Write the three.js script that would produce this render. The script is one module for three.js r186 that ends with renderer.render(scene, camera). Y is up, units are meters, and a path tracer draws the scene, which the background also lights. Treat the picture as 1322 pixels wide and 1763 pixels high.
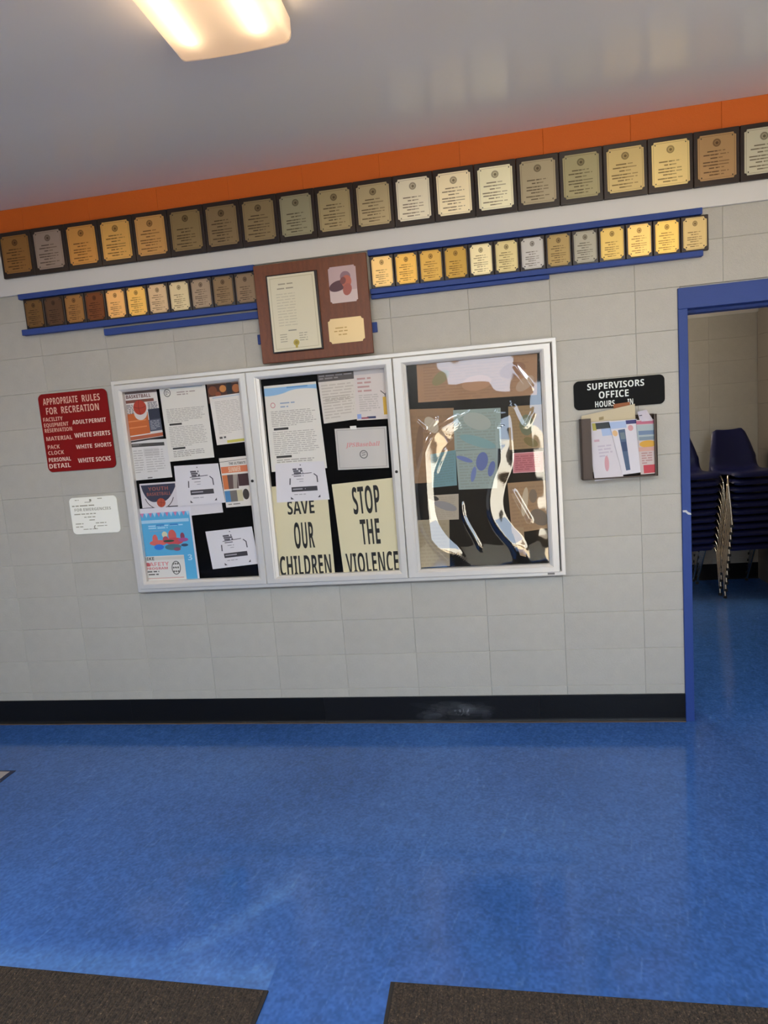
import * as THREE from 'three';
import { RectAreaLightUniformsLib } from 'three/addons/lights/RectAreaLightUniformsLib.js';
import { RoundedBoxGeometry } from 'three/addons/geometries/RoundedBoxGeometry.js';
import { mergeGeometries, mergeVertices, toCreasedNormals } from 'three/addons/utils/BufferGeometryUtils.js';

// ------------------------------------------------------------------ camera, sky, lights, exposure
const scene = new THREE.Scene();
const camera = new THREE.PerspectiveCamera(78.0, 1322 / 1763, 0.02, 100);
camera.position.set(0.8472, 1.6574, 3.3899);
camera.rotation.order = 'YXZ';
camera.rotation.set(-0.12838, 0.16341, -0.08008);
const renderer = new THREE.WebGLRenderer({ antialias: true });
renderer.toneMapping = THREE.LinearToneMapping;
renderer.toneMappingExposure = 1.13;
renderer.shadowMap.enabled = true;
RectAreaLightUniformsLib.init();
scene.background = new THREE.Color().setRGB(2.6, 3.1, 3.8);         // bright overcast sky, reaches the room only through the added entrance openings
const sun = new THREE.DirectionalLight(new THREE.Color().setRGB(1.0, 0.87, 0.66), 35);   // high sun behind the camera: falls through added glazing on the bounce patch
sun.name = 'sun'; sun.position.set(3.6, 10, 11.2); sun.target.position.set(2.4, 0, 4.6); sun.castShadow = true;
Object.assign(sun.shadow.camera, { left: -6, right: 6, top: 6, bottom: -6, near: 0.5, far: 40 }); sun.shadow.mapSize.set(2048, 2048); sun.shadow.radius = 1;
scene.add(sun, sun.target);
const LAMP = new THREE.Color().setRGB(1.0, 0.74, 0.5);
const LAMP_POWER = 2.6, SIDE_POWER = 3.5, BACK_POWER = 40;
const STORE_FILL_TINT = new THREE.Color().setRGB(1.0, 0.86, 0.68);  // tint of the lamp added unseen in the store room
const BACK_FILL_TINT = new THREE.Color().setRGB(0.8, 0.97, 1.14);       // cool tint of the fill lamps added unseen behind the camera                                             // ceiling fluorescents, added in the lamp builder
const REAR_POWER = 27;

// ------------------------------------------------------------------ helpers
let seed = 20240611;
const rnd = () => { seed = (seed * 1664525 + 1013904223) >>> 0; return seed / 4294967296; };
const rr = (a, b) => a + (b - a) * rnd();
const taken = {};
const numbered = (n) => { const k = taken[n] = (taken[n] ?? -1) + 1; return k ? n + '_' + String(k).padStart(3, '0') : n; };
const V = (x, y, z) => new THREE.Vector3(x, y, z);
const lin = (r, g, b) => new THREE.Color().setRGB(r / 255, g / 255, b / 255, THREE.SRGBColorSpace);

function tag(o, label, category, group) {
  o.userData.label = label; o.userData.category = category;
  if (group) o.userData.group = group;
  return o;
}
function thing(name, label, category, pos = [0, 0, 0], group) {
  const o = new THREE.Group(); o.name = numbered(name); o.position.set(...pos); scene.add(o);
  return tag(o, label, category, group);
}
function part(parent, name, geo, mat, pos, label) {
  const m = new THREE.Mesh(geo, mat); m.name = name; if (pos) m.position.set(...pos);
  if (label) m.userData.label = label;
  parent.add(m); return m;
}
function solo(name, label, category, geo, mat, pos, group) {
  const m = part(scene, numbered(name), geo, mat, pos); return tag(m, label, category, group);
}
function struct(name, geo, mat, parent = scene) {
  const m = geo ? new THREE.Mesh(geo, mat) : new THREE.Group();
  m.name = name; if (parent === scene) m.userData.kind = 'structure';
  parent.add(m); return m;
}
// box given by its bounds
function bx(x0, x1, y0, y1, z0, z1) {
  return new THREE.BoxGeometry(x1 - x0, y1 - y0, z1 - z0).translate((x0 + x1) / 2, (y0 + y1) / 2, (z0 + z1) / 2);
}
function rbx(x0, x1, y0, y1, z0, z1, r = 0.003, s = 2) {
  return new RoundedBoxGeometry(x1 - x0, y1 - y0, z1 - z0, s, r).translate((x0 + x1) / 2, (y0 + y1) / 2, (z0 + z1) / 2);
}
// geometry out of quads (a, b, c, d seen counter-clockwise from outside), flat normals
function fromQuads(quads, uvOf = (p) => [p[0], p[1]]) {
  const P = [], U = [];
  for (const [a, b, c, d] of quads) for (const p of [a, b, c, a, c, d]) { P.push(...p); U.push(...uvOf(p)); }
  const g = new THREE.BufferGeometry();
  g.setAttribute('position', new THREE.Float32BufferAttribute(P, 3));
  g.setAttribute('uv', new THREE.Float32BufferAttribute(U, 2));
  g.computeVertexNormals();
  return g;
}
// masonry block: front face at z = 0, chamfered front edges
function blockGeometry(w, h, d = 0.014, c = 0.0019, g = 0.0002) {
  const x0 = g, x1 = w - g, y0 = g, y1 = h - g;
  const F = [[x0 + c, y0 + c, 0], [x1 - c, y0 + c, 0], [x1 - c, y1 - c, 0], [x0 + c, y1 - c, 0]];
  const M = [[x0, y0, -c], [x1, y0, -c], [x1, y1, -c], [x0, y1, -c]];
  const B = M.map((p) => [p[0], p[1], -d]);
  const q = [[...F]];
  for (let i = 0; i < 4; i++) { const j = (i + 1) % 4; q.push([M[i], M[j], F[j], F[i]]); q.push([B[i], B[j], M[j], M[i]]); }
  return fromQuads(q);
}
// one mitred side of a rectangular frame; profile = closed list of [inset, z] going round the section
function frameSide(x0, x1, y0, y1, side, profile, [kl, kr, kb, kt] = [1, 1, 1, 1]) {   // k: width of the left, right, bottom and top member
  const L = (t) => x0 + t * kl, R = (t) => x1 - t * kr, D = (t) => y0 + t * kb, T = (t) => y1 - t * kt;
  const ends = { bottom: (t) => [[L(t), D(t)], [R(t), D(t)]], right: (t) => [[R(t), D(t)], [R(t), T(t)]], top: (t) => [[R(t), T(t)], [L(t), T(t)]], left: (t) => [[L(t), T(t)], [L(t), D(t)]] }[side];
  const q = [];
  for (let i = 0; i < profile.length; i++) {
    const [t0, z0] = profile[i], [t1, z1] = profile[(i + 1) % profile.length];
    const [a, b] = ends(t0), [d, c] = ends(t1);
    q.push([[...a, z0], [...b, z0], [...c, z1], [...d, z1]]);
  }
  return fromQuads(q);
}
const SIDES = ['bottom', 'right', 'top', 'left'];
// rounded rectangle plate
function roundedShape(w, h, r) {
  const s = new THREE.Shape(), x = w / 2, y = h / 2;
  s.moveTo(-x + r, -y); s.lineTo(x - r, -y); s.absarc(x - r, -y + r, r, -Math.PI / 2, 0); s.lineTo(x, y - r); s.absarc(x - r, y - r, r, 0, Math.PI / 2);
  s.lineTo(-x + r, y); s.absarc(-x + r, y - r, r, Math.PI / 2, Math.PI); s.lineTo(-x, -y + r); s.absarc(-x + r, -y + r, r, Math.PI, Math.PI * 1.5);
  return s;
}
// plate with concave notched corners
function notchedShape(w, h, r) {
  const s = new THREE.Shape(), x = w / 2, y = h / 2;
  s.moveTo(-x + r, -y); s.lineTo(x - r, -y); s.absarc(x, -y, r, Math.PI, Math.PI / 2, true); s.lineTo(x, y - r); s.absarc(x, y, r, -Math.PI / 2, -Math.PI, true);
  s.lineTo(-x + r, y); s.absarc(-x, y, r, 0, -Math.PI / 2, true); s.lineTo(-x, -y + r); s.absarc(-x, -y, r, Math.PI / 2, 0, true);
  return s;
}
// extruded plate with its uv running 0..1 over w x h, front face at z = depth (+ bevel)
function plateGeometry(shape, w, h, depth, bevel = 0.0006, curve = 5) {
  const g = new THREE.ExtrudeGeometry(shape, { depth, bevelEnabled: bevel > 0, bevelThickness: bevel, bevelSize: bevel, bevelOffset: -bevel, bevelSegments: 1, curveSegments: curve });
  const p = g.attributes.position, u = g.attributes.uv;
  for (let i = 0; i < p.count; i++) u.setXY(i, p.getX(i) / w + 0.5, p.getY(i) / h + 0.5);
  return g;
}
// thin slab through four corners TL, TR, BR, BL ([x, y]); bow(u, v) lifts it towards the room
function slab(c, z, thick = 0.0007, bow = () => 0, nx = 10, ny = 12) {
  const at = (u, v) => { const [tl, tr, br, bl] = c, k = (i) => (tl[i] * (1 - u) + tr[i] * u) * (1 - v) + (bl[i] * (1 - u) + br[i] * u) * v; return [k(0), k(1)]; };
  const P = [], U = [], I = [];
  for (const side of [1, 0]) for (let j = 0; j <= ny; j++) for (let i = 0; i <= nx; i++) {
    const u = i / nx, v = j / ny, [x, y] = at(u, v);
    P.push(x, y, z + bow(u, v) + side * thick); U.push(u, 1 - v);
  }
  const n = (nx + 1) * (ny + 1), id = (i, j, s) => s * n + j * (nx + 1) + i;
  for (let j = 0; j < ny; j++) for (let i = 0; i < nx; i++) {
    I.push(id(i, j, 0), id(i, j + 1, 0), id(i + 1, j + 1, 0), id(i, j, 0), id(i + 1, j + 1, 0), id(i + 1, j, 0));
    I.push(id(i, j, 1), id(i + 1, j + 1, 1), id(i, j + 1, 1), id(i, j, 1), id(i + 1, j, 1), id(i + 1, j + 1, 1));
  }
  const rim = (a, b) => I.push(a[0], a[1], b[1], a[0], b[1], b[0]);
  for (let i = 0; i < nx; i++) { rim([id(i + 1, 0, 0), id(i + 1, 0, 1)], [id(i, 0, 0), id(i, 0, 1)]); rim([id(i, ny, 0), id(i, ny, 1)], [id(i + 1, ny, 0), id(i + 1, ny, 1)]); }
  for (let j = 0; j < ny; j++) { rim([id(0, j, 0), id(0, j, 1)], [id(0, j + 1, 0), id(0, j + 1, 1)]); rim([id(nx, j + 1, 0), id(nx, j + 1, 1)], [id(nx, j, 0), id(nx, j, 1)]); }
  const g = new THREE.BufferGeometry();
  g.setAttribute('position', new THREE.Float32BufferAttribute(P, 3)); g.setAttribute('uv', new THREE.Float32BufferAttribute(U, 2)); g.setIndex(I);
  return toCreasedNormals(g, 0.6);
}
const tube = (pts, r, seg = 24, rad = 8, closed = false) => new THREE.TubeGeometry(new THREE.CatmullRomCurve3(pts.map((p) => V(...p)), closed, 'catmullrom', 0.15), seg, r, rad, closed);

// ------------------------------------------------------------------ procedural textures
function lattice(n, s) { let q = s >>> 0; const a = new Float32Array(n * n); for (let i = 0; i < a.length; i++) { q = (q * 1664525 + 1013904223) >>> 0; a[i] = q / 4294967296; } return a; }
function tileNoise(cells, s) {               // periodic value noise over the unit square
  const a = lattice(cells, s), f = (t) => t * t * (3 - 2 * t);
  return (u, v) => {
    const x = u * cells, y = v * cells, i = Math.floor(x), j = Math.floor(y), fx = f(x - i), fy = f(y - j);
    const g = (p, q) => a[(((q % cells) + cells) % cells) * cells + (((p % cells) + cells) % cells)];
    return (g(i, j) * (1 - fx) + g(i + 1, j) * fx) * (1 - fy) + (g(i, j + 1) * (1 - fx) + g(i + 1, j + 1) * fx) * fy;
  };
}
function dataTex(size, fn, srgb, repeat = [1, 1]) {
  const d = new Uint8Array(size * size * 4);
  for (let j = 0; j < size; j++) for (let i = 0; i < size; i++) {
    const c = fn((i + 0.5) / size, (j + 0.5) / size), k = (j * size + i) * 4;
    const [r, g, b] = typeof c === 'number' ? [c, c, c] : c;
    d[k] = Math.max(0, Math.min(255, r * 255)); d[k + 1] = Math.max(0, Math.min(255, g * 255)); d[k + 2] = Math.max(0, Math.min(255, b * 255)); d[k + 3] = 255;
  }
  const t = new THREE.DataTexture(d, size, size); t.wrapS = t.wrapT = THREE.RepeatWrapping; t.magFilter = THREE.LinearFilter; t.minFilter = THREE.LinearMipmapLinearFilter; t.generateMipmaps = true;
  if (srgb) t.colorSpace = THREE.SRGBColorSpace;
  t.repeat.set(...repeat); t.needsUpdate = true; return t;
}
function canvasTex(w, h, draw) {
  const c = document.createElement('canvas'); c.width = w; c.height = h; const x = c.getContext('2d'); draw(x, w, h);
  const t = new THREE.CanvasTexture(c); t.colorSpace = THREE.SRGBColorSpace; t.anisotropy = 8; return t;
}
function fit(x, text, left, top, w, h, color, weight = 'bold', family = 'sans-serif') {   // text stretched into a box
  x.save(); x.font = weight + ' 100px ' + family; x.fillStyle = color; x.textBaseline = 'alphabetic'; x.textAlign = 'left';
  const m = x.measureText(text).width || 60 * text.length; x.translate(left, top + h); x.scale(w / m, h / 73); x.fillText(text, 0, 0); x.restore();
}
function rows(x, left, top, w, n, step, color = '#8d8a86', thick = 0.42) {                // lines of small print
  x.fillStyle = color;
  for (let i = 0; i < n; i++) { let p = left; const stop = left + w * (i === n - 1 ? 0.55 : 0.9 + 0.1 * rnd()); while (p < stop) { const l = Math.min(step * rr(1.2, 4.5), stop - p); x.fillRect(p, top + i * step, l, step * thick); p += l + step * 0.55; } }
}
const N1 = tileNoise(8, 11), N2 = tileNoise(32, 12), N3 = tileNoise(128, 13), N4 = tileNoise(256, 14);

// ------------------------------------------------------------------ materials
const std = (o) => new THREE.MeshStandardMaterial(o), phy = (o) => new THREE.MeshPhysicalMaterial(o);
const blockBump = dataTex(512, (u, v) => 0.35 * N2(u, v) + 0.35 * N3(u, v) + 0.3 * N4(u, v), false, [2.5, 2.5]);
const paintTone = dataTex(512, (u, v) => { const k = 0.95 + 0.025 * N1(u, v) + 0.02 * N2(u, v) - 0.015 * N4(u, v); return [k, k * 0.995, k * 0.985]; }, true, [0.7, 0.7]);
const wallPaint = [[0.525, 0.502, 0.443], [0.521, 0.498, 0.439], [0.529, 0.506, 0.447]].map((c) => std({ color: new THREE.Color().setRGB(...c), roughness: 0.42, map: paintTone, bumpMap: blockBump, bumpScale: 0.0011 }));
const orangePaint = std({ color: new THREE.Color().setRGB(0.66, 0.13, 0.006), roughness: 0.6, bumpMap: blockBump, bumpScale: 0.001 });
const plainWall = std({ color: new THREE.Color().setRGB(0.62, 0.6, 0.56), roughness: 0.6 });
const boardPaint = std({ color: new THREE.Color().setRGB(0.7, 0.675, 0.63), roughness: 0.4 });
const ceilingPaint = std({ color: new THREE.Color().setRGB(0.76, 0.73, 0.69), roughness: 0.2, bumpMap: blockBump, bumpScale: 0.00004 });
const bluePaint = std({ color: new THREE.Color().setRGB(0.021, 0.058, 0.26), roughness: 0.5, bumpMap: blockBump, bumpScale: 0.0004 });
const chipPaint = std({ color: lin(205, 205, 205), roughness: 0.6 });
const rubber = phy({ specularIntensity: 0.45, color: new THREE.Color().setRGB(0.006, 0.006, 0.0065), roughness: 0.4, roughnessMap: dataTex(256, (u, v) => { const k = 0.7 + 0.6 * N2(u, v); return [k, k, k]; }, false, [0.6, 2]), bumpMap: blockBump, bumpScale: 0.0006 });
const grime = std({ color: lin(92, 74, 58), roughness: 0.8 });
const floorMap = dataTex(2048, (u, v) => {
  // 8 m square of speckled blue vinyl; scuffs and worn traffic
  const fine = N4(u * 4, v * 4) * 0.72 + N4(u * 2 + 0.3, v * 2 + 0.1) * 0.28, mid = N3(u * 1.5, v * 1.5), big = N1(u, v), worn = N2(u * 0.5, v * 0.5);
  const X = u * 8 - 4, Z = v * 8 - 3, soft = (a, b, t) => { const q = Math.max(0, Math.min(1, (t - a) / (b - a))); return q * q * (3 - 2 * q); };
  let scuff = (X < 0.1 && X > -1.3 ? 0.075 * soft(1.60, 1.72, Z + 0.05 * (N2(u * 2, v * 2) - 0.5)) * (1 - soft(1.74, 1.80, Z)) : 0);          // worn strip along the left mat
  const cx = 0.02 - 0.16 * Math.pow((Z - 1.26) / 0.3, 2); scuff += 0.06 * Math.exp(-Math.pow((X - cx) / 0.06, 2)) * soft(1.22, 1.34, Z) * (1 - soft(1.60, 1.72, Z)) * (0.5 + N3(u, v));   // drag mark
  const streak = Math.max(0, N4(u * 4 + v, v * 0.6) - 0.83) * 1.2;
  const k = 0.71 + 0.24 * fine + 0.06 * mid + 0.10 * (big - 0.5) + 0.06 * (worn - 0.5), w = 0.05 * Math.max(0, worn - 0.55) + streak * 0.28 + scuff;
  return [0.235 * k + w, 0.415 * k + w, 0.70 * k + w * 0.8];
}, true, [1, 1]);
const floorRough = dataTex(1024, (u, v) => { const k = 0.5 + 0.36 * N2(u, v) + 0.2 * N4(u * 2, v * 2); return [k, k, k]; }, false, [1, 1]);
const floorMat = phy({ color: 0xffffff, map: floorMap, roughness: 0.17, roughnessMap: floorRough, bumpMap: floorRough, bumpScale: 0.0006, ior: 1.5 });
const walnut = std({ color: new THREE.Color().setRGB(0.02, 0.009, 0.005), roughness: 0.32 });
const woodMap = dataTex(512, (u, v) => { const g = Math.sin((u * 18 + 2.2 * N1(u * 0.5, v * 0.25) + 0.8 * N2(u, v * 0.2)) * 6.28) * 0.5 + 0.5, k = 0.86 + 0.06 * g + 0.08 * N4(u, v * 0.2); return [k, k * 0.96, k * 0.92]; }, true);
const mahogany = std({ color: new THREE.Color().setRGB(0.2, 0.062, 0.02), roughness: 0.42, map: woodMap });
const aluminium = std({ color: new THREE.Color().setRGB(0.74, 0.71, 0.66), metalness: 0.35, roughness: 0.42 });
const darkMetal = std({ color: lin(60, 58, 55), metalness: 0.8, roughness: 0.4 });
const felt = phy({ color: new THREE.Color().setRGB(0.003, 0.003, 0.0033), roughness: 0.95, specularIntensity: 0.15 });
const glass = phy({ color: 0xffffff, transmission: 1, thickness: 0, roughness: 0.0, ior: 1.14 });
const chrome = std({ color: new THREE.Color().setRGB(0.78, 0.66, 0.5), metalness: 1, roughness: 0.16 });
const chairBlue = std({ color: new THREE.Color().setRGB(0.006, 0.008, 0.055), roughness: 0.4, bumpMap: blockBump, bumpScale: 0.0006 });
const footBlack = std({ color: lin(18, 18, 18), roughness: 0.6 });
const paperEdge = std({ color: lin(228, 226, 222), roughness: 0.75 });

// ------------------------------------------------------------------ the room
const C = 0.2032, B = 0.4064, CEIL = 3.05;
const DOOR = { x0: 1.822, x1: 2.822, i0: 1.865, i1: 2.779, head: 2.126, top: 2.226 };
// floor, one sheet through the doorway into the store room
{
  const g = bx(-4.2, 4.4, -0.12, 0, -3.2, 5.3), p = g.attributes.position, u = g.attributes.uv;
  for (let i = 0; i < p.count; i++) u.setXY(i, (p.getX(i) + 4) / 8, (p.getZ(i) + 3) / 8);
  struct('floor', g, floorMat);
  const c = bx(-4.2, 4.4, CEIL, CEIL + 0.14, -3.2, 5.3), cp = c.attributes.position, cu = c.attributes.uv;
  for (let i = 0; i < cp.count; i++) cu.setXY(i, cp.getX(i), cp.getZ(i));
  struct('ceiling', c, ceilingPaint);
}
const blockCache = {};
function layBlock(parent, x, y, w, h, z, mat, turn) {
  const k = w.toFixed(4) + '/' + h.toFixed(4);
  const g = blockCache[k] ??= blockGeometry(w, h);
  const m = part(parent, 'block', g, mat, [x, y, z]); if (turn) m.rotation.y = turn; return m;
}
{
  const core = mergeGeometries([
    bx(-4.2, DOOR.x0 + 0.02, 0, CEIL, -0.2, -0.0125), bx(DOOR.x0, DOOR.x1, DOOR.head + 0.05, CEIL, -0.2, -0.0125), bx(DOOR.x1 - 0.02, 4.4, 0, CEIL, -0.2, -0.0125),
    bx(-4.2, -9 * B, 0, CEIL, -0.0125, 0), bx(10 * B, 4.4, 0, CEIL, -0.0125, 0)]);
  const w = struct('wall_back', core, plainWall);
  for (let r = 0; r < 15; r++) for (let k = -9; k < 10; k++) {
    let x0 = k * B, x1 = x0 + B; const y0 = r * C, h = r === 14 ? CEIL - y0 : C;
    if (r < 11) { if (k === 5 || k === 6) continue; if (k === 4) x1 = DOOR.x0 + 0.012; if (k === 7) x0 = DOOR.x1 - 0.012; }
    layBlock(w, x0, y0, x1 - x0, h, 0, r === 14 ? orangePaint : wallPaint[(k * 7 + r * 5 + 99) % 3]);
  }
}
struct('wall_left', bx(-4.2, -4, 0, CEIL, -0.2, 5.2), plainWall);
struct('wall_right', bx(4.2, 4.4, 0, CEIL, 0, 5.2), plainWall);
// entrance wall behind the camera, with tall glazing added unseen on the right for daylight and a transom above the doors
{
  const z0 = 5.0, z1 = 5.2;
  struct('wall_front', mergeGeometries([
    bx(-4.2, 0.3, 0, CEIL, z0, z1), bx(0.3, 1.25, 0, 2.16, z0, z1), bx(0.3, 1.25, 2.66, CEIL, z0, z1), bx(1.25, 1.74, 0, CEIL, z0, z1),
    bx(1.74, 3.1, 0, 0.12, z0, z1), bx(1.74, 3.1, 2.66, CEIL, z0, z1), bx(3.1, 4.4, 0, CEIL, z0, z1)]), std({ color: new THREE.Color().setRGB(0.16, 0.13, 0.1), roughness: 0.7 }));
  struct('floor_added_bounce', bx(-0.6, 3.6, 0.0005, 0.004, 3.66, 4.99), std({ color: lin(196, 182, 158), roughness: 0.7 }));  // unseen beige patch added to bounce sunlight up to the ceiling
  struct('ground_outside', bx(-30, 30, -0.3, -0.14, 5.3, 60), std({ color: lin(192, 190, 182), roughness: 0.95 }));
}
// store room seen through the doorway
{
  const zr = -2.9, xs = 3.325;
  const rear = struct('wall_rear', bx(0.6, 4.4, 0, CEIL, zr - 0.2, zr - 0.0125), plainWall);
  for (let r = 0; r < 12; r++) for (let k = 4; k < 9; k++) {
    const x0 = xs - (9 - k) * B; layBlock(rear, x0, r * C, B, C, zr, wallPaint[(k * 5 + r * 7) % 3]);
  }
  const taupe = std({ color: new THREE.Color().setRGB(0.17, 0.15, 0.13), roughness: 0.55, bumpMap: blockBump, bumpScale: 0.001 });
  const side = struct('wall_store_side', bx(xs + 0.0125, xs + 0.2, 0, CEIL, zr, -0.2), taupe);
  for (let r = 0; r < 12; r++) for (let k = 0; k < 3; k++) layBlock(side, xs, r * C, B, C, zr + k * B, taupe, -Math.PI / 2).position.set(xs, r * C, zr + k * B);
  struct('wall_store_left', bx(0.6, 0.8, 0, CEIL, zr, -0.2), plainWall);
}
// baseboards: rubber cove section swept along the wall
function cove(x0, x1, z) {
  const s = new THREE.Shape(); s.moveTo(0, 0); s.lineTo(0.016, 0); s.quadraticCurveTo(0.007, 0.004, 0.005, 0.018); s.lineTo(0.005, 0.149); s.lineTo(0.0035, 0.152); s.lineTo(0, 0.152); s.closePath();
  const g = new THREE.ExtrudeGeometry(s, { depth: x1 - x0, bevelEnabled: false, curveSegments: 5 });
  g.rotateY(-Math.PI / 2); const p = g.attributes.position;           // (x, y, z) -> (-z, y, x)
  for (let i = 0; i < p.count; i++) p.setX(i, p.getX(i) + x1);
  g.translate(0, 0, z); const u = g.attributes.uv;
  for (let i = 0; i < p.count; i++) u.setXY(i, p.getX(i), p.getY(i));
  g.computeVertexNormals(); return g;
}
{
  const b = struct('baseboard_back', null); let k = 0;
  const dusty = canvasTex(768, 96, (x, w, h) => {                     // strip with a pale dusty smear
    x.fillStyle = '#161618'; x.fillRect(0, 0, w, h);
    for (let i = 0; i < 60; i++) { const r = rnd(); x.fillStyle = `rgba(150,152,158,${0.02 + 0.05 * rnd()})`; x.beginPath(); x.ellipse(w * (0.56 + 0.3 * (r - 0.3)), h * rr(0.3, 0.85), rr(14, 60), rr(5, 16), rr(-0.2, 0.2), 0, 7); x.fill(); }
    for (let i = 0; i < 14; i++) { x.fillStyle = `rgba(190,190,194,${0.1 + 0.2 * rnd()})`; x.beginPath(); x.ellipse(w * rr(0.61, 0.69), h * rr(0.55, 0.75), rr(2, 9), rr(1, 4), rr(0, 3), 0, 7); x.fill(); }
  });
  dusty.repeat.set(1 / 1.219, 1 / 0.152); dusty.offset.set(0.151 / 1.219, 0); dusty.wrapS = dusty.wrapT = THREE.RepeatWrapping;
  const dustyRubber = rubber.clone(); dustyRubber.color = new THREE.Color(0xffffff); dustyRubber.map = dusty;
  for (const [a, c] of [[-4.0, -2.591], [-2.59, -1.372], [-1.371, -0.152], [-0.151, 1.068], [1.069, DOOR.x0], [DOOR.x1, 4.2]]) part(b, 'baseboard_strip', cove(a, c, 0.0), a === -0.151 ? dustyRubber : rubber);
  const r = struct('baseboard_rear', null);
  part(r, 'baseboard_strip', cove(0.8, 3.325, -2.9), rubber);
  // grimy sealant along the foot of the baseboard
  const pts = []; for (let i = 0; i <= 60; i++) pts.push([-2.5 + i * (4.32 / 60), 0.0015 + 0.001 * rnd(), 0.0165 + 0.004 * rnd()]);
  struct('trim_2', tube(pts, 0.0032, 180, 5), grime);
}
// white painted backing board that carries the top row of plaques
struct('trim_1', rbx(-4.0, 4.2, 2.582, 2.80, 0.0, 0.018, 0.003), boardPaint);
// steel door frame
{
  const d = struct('door_1', null); d.position.set(2.322, 0, 0);
  const o = 2.322, jz = 0.014;
  const jamb = (s) => mergeGeometries([
    rbx(s < 0 ? DOOR.x0 - o : DOOR.i1 - o, s < 0 ? DOOR.i0 - o : DOOR.x1 - o, 0, DOOR.head, -0.21, jz, 0.003),
    rbx(s < 0 ? DOOR.i0 - o - 0.004 : DOOR.i1 - o - 0.014, s < 0 ? DOOR.i0 - o + 0.014 : DOOR.i1 - o + 0.004, 0, DOOR.head, -0.13, -0.06, 0.002)]);
  part(d, 'jamb', jamb(-1), bluePaint); part(d, 'jamb', jamb(1), bluePaint);
  part(d, 'head', mergeGeometries([rbx(DOOR.x0 - o, DOOR.x1 - o, DOOR.head, DOOR.top, -0.21, jz, 0.003), rbx(DOOR.i0 - o, DOOR.i1 - o, DOOR.head - 0.014, DOOR.head + 0.004, -0.13, -0.06, 0.002)]), bluePaint);
  const chip = new THREE.Shape(); chip.moveTo(-0.022, 0.012); chip.lineTo(-0.004, 0.012); chip.lineTo(0.004, 0.002); chip.lineTo(0.017, -0.004); chip.lineTo(0.019, -0.013); chip.lineTo(0.004, -0.011); chip.lineTo(-0.008, 0.001); chip.lineTo(-0.021, 0.002); chip.closePath();
  part(d, 'strike_plate', new THREE.ExtrudeGeometry(chip, { depth: 0.002, bevelEnabled: false }), chipPaint, [1.846 - o, 1.122, jz - 0.0005], 'pale worn metal strike on the blue jamb');
}

// ------------------------------------------------------------------ ceiling lamps
function lensGeometry(len) {
  // wraparound lens: section swept along z, closed ends
  const pts = [[-0.2, 3.03], [-0.199, 2.985], [-0.192, 2.966], [-0.175, 2.957], [-0.09, 2.953], [0, 2.951], [0.09, 2.953], [0.175, 2.957], [0.192, 2.966], [0.199, 2.985], [0.2, 3.03]];
  const q = [];
  for (let i = 0; i + 1 < pts.length; i++) q.push([[...pts[i], 0], [...pts[i + 1], 0], [...pts[i + 1], len], [...pts[i], len]]);
  return toCreasedNormals(mergeVertices(fromQuads(q)), 0.9);
}
function lensEnd() {
  const s = new THREE.Shape(); s.moveTo(-0.2, 3.03); s.lineTo(-0.199, 2.985); s.quadraticCurveTo(-0.196, 2.957, -0.17, 2.9565); s.quadraticCurveTo(0, 2.948, 0.17, 2.9565); s.quadraticCurveTo(0.196, 2.957, 0.199, 2.985); s.lineTo(0.2, 3.03); s.closePath();
  return new THREE.ExtrudeGeometry(s, { depth: 0.006, bevelEnabled: false });
}
const lensMat = phy({ color: new THREE.Color().setRGB(1.0, 0.9, 0.78), roughness: 1, transmission: 0.6, thickness: 0, emissive: new THREE.Color().setRGB(0.004, 0.002, 0.001) });
const endMat = phy({ color: new THREE.Color().setRGB(0.98, 0.88, 0.76), roughness: 0.8, transmission: 0.4, thickness: 0, emissive: new THREE.Color().setRGB(0.06, 0.04, 0.02) });
const tubeMat = std({ color: 0xffffff, emissive: new THREE.Color().setRGB(1.0, 0.74, 0.46), emissiveIntensity: 7.5, roughness: 0.5 });
const fillTube = std({ color: 0xffffff, emissive: new THREE.Color().setRGB(0.9, 0.97, 1.0), emissiveIntensity: 7, roughness: 0.5 });  // tubes of the added fill lamps
const panMat = std({ color: lin(120, 112, 104), roughness: 0.5 });
function ceilingLamp(x, z0, len, label, power = LAMP_POWER, side = SIDE_POWER, color = LAMP) {
  const t = thing('ceiling_lamp', label, 'ceiling lamp', [x, 0, z0]);
  part(t, 'pan', rbx(-0.19, 0.19, 3.026, CEIL, 0.004, len - 0.004, 0.004), panMat);
  part(t, 'lens', lensGeometry(len), lensMat);
  part(t, 'end_cap', lensEnd(), endMat, [0, 0, -0.004]); part(t, 'end_cap', lensEnd(), endMat, [0, 0, len - 0.002]);
  for (const s of [-0.115, 0.115]) {
    const c = new THREE.CylinderGeometry(0.021, 0.021, len - 0.16, 14).rotateX(Math.PI / 2); part(t, 'tube', c, color === LAMP ? tubeMat : fillTube, [s, 2.98, len / 2]);
  }
  const l = new THREE.RectAreaLight(color, power, 0.36, len - 0.06); l.name = 'lamp_light';
  l.position.set(x, 2.944, z0 + len / 2); l.lookAt(x, 0, z0 + len / 2); scene.add(l);
  for (const s of [-1, 1]) {   // the lens also glows sideways
    const e = new THREE.RectAreaLight(color, side, len - 0.06, 0.06); e.name = 'lamp_side_light'; e.position.set(x + s * 0.204, 2.99, z0 + len / 2); e.lookAt(x + s * 3, 2.9, z0 + len / 2); scene.add(e);
  }
}
ceilingLamp(0.098, 1.165, 1.24, 'long twin-tube ceiling lamp with a glowing wraparound lens above the notice case');
ceilingLamp(-2.0, 1.165, 1.24, 'twin-tube ceiling lamp left of the one in the photo, outside the frame');
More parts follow.
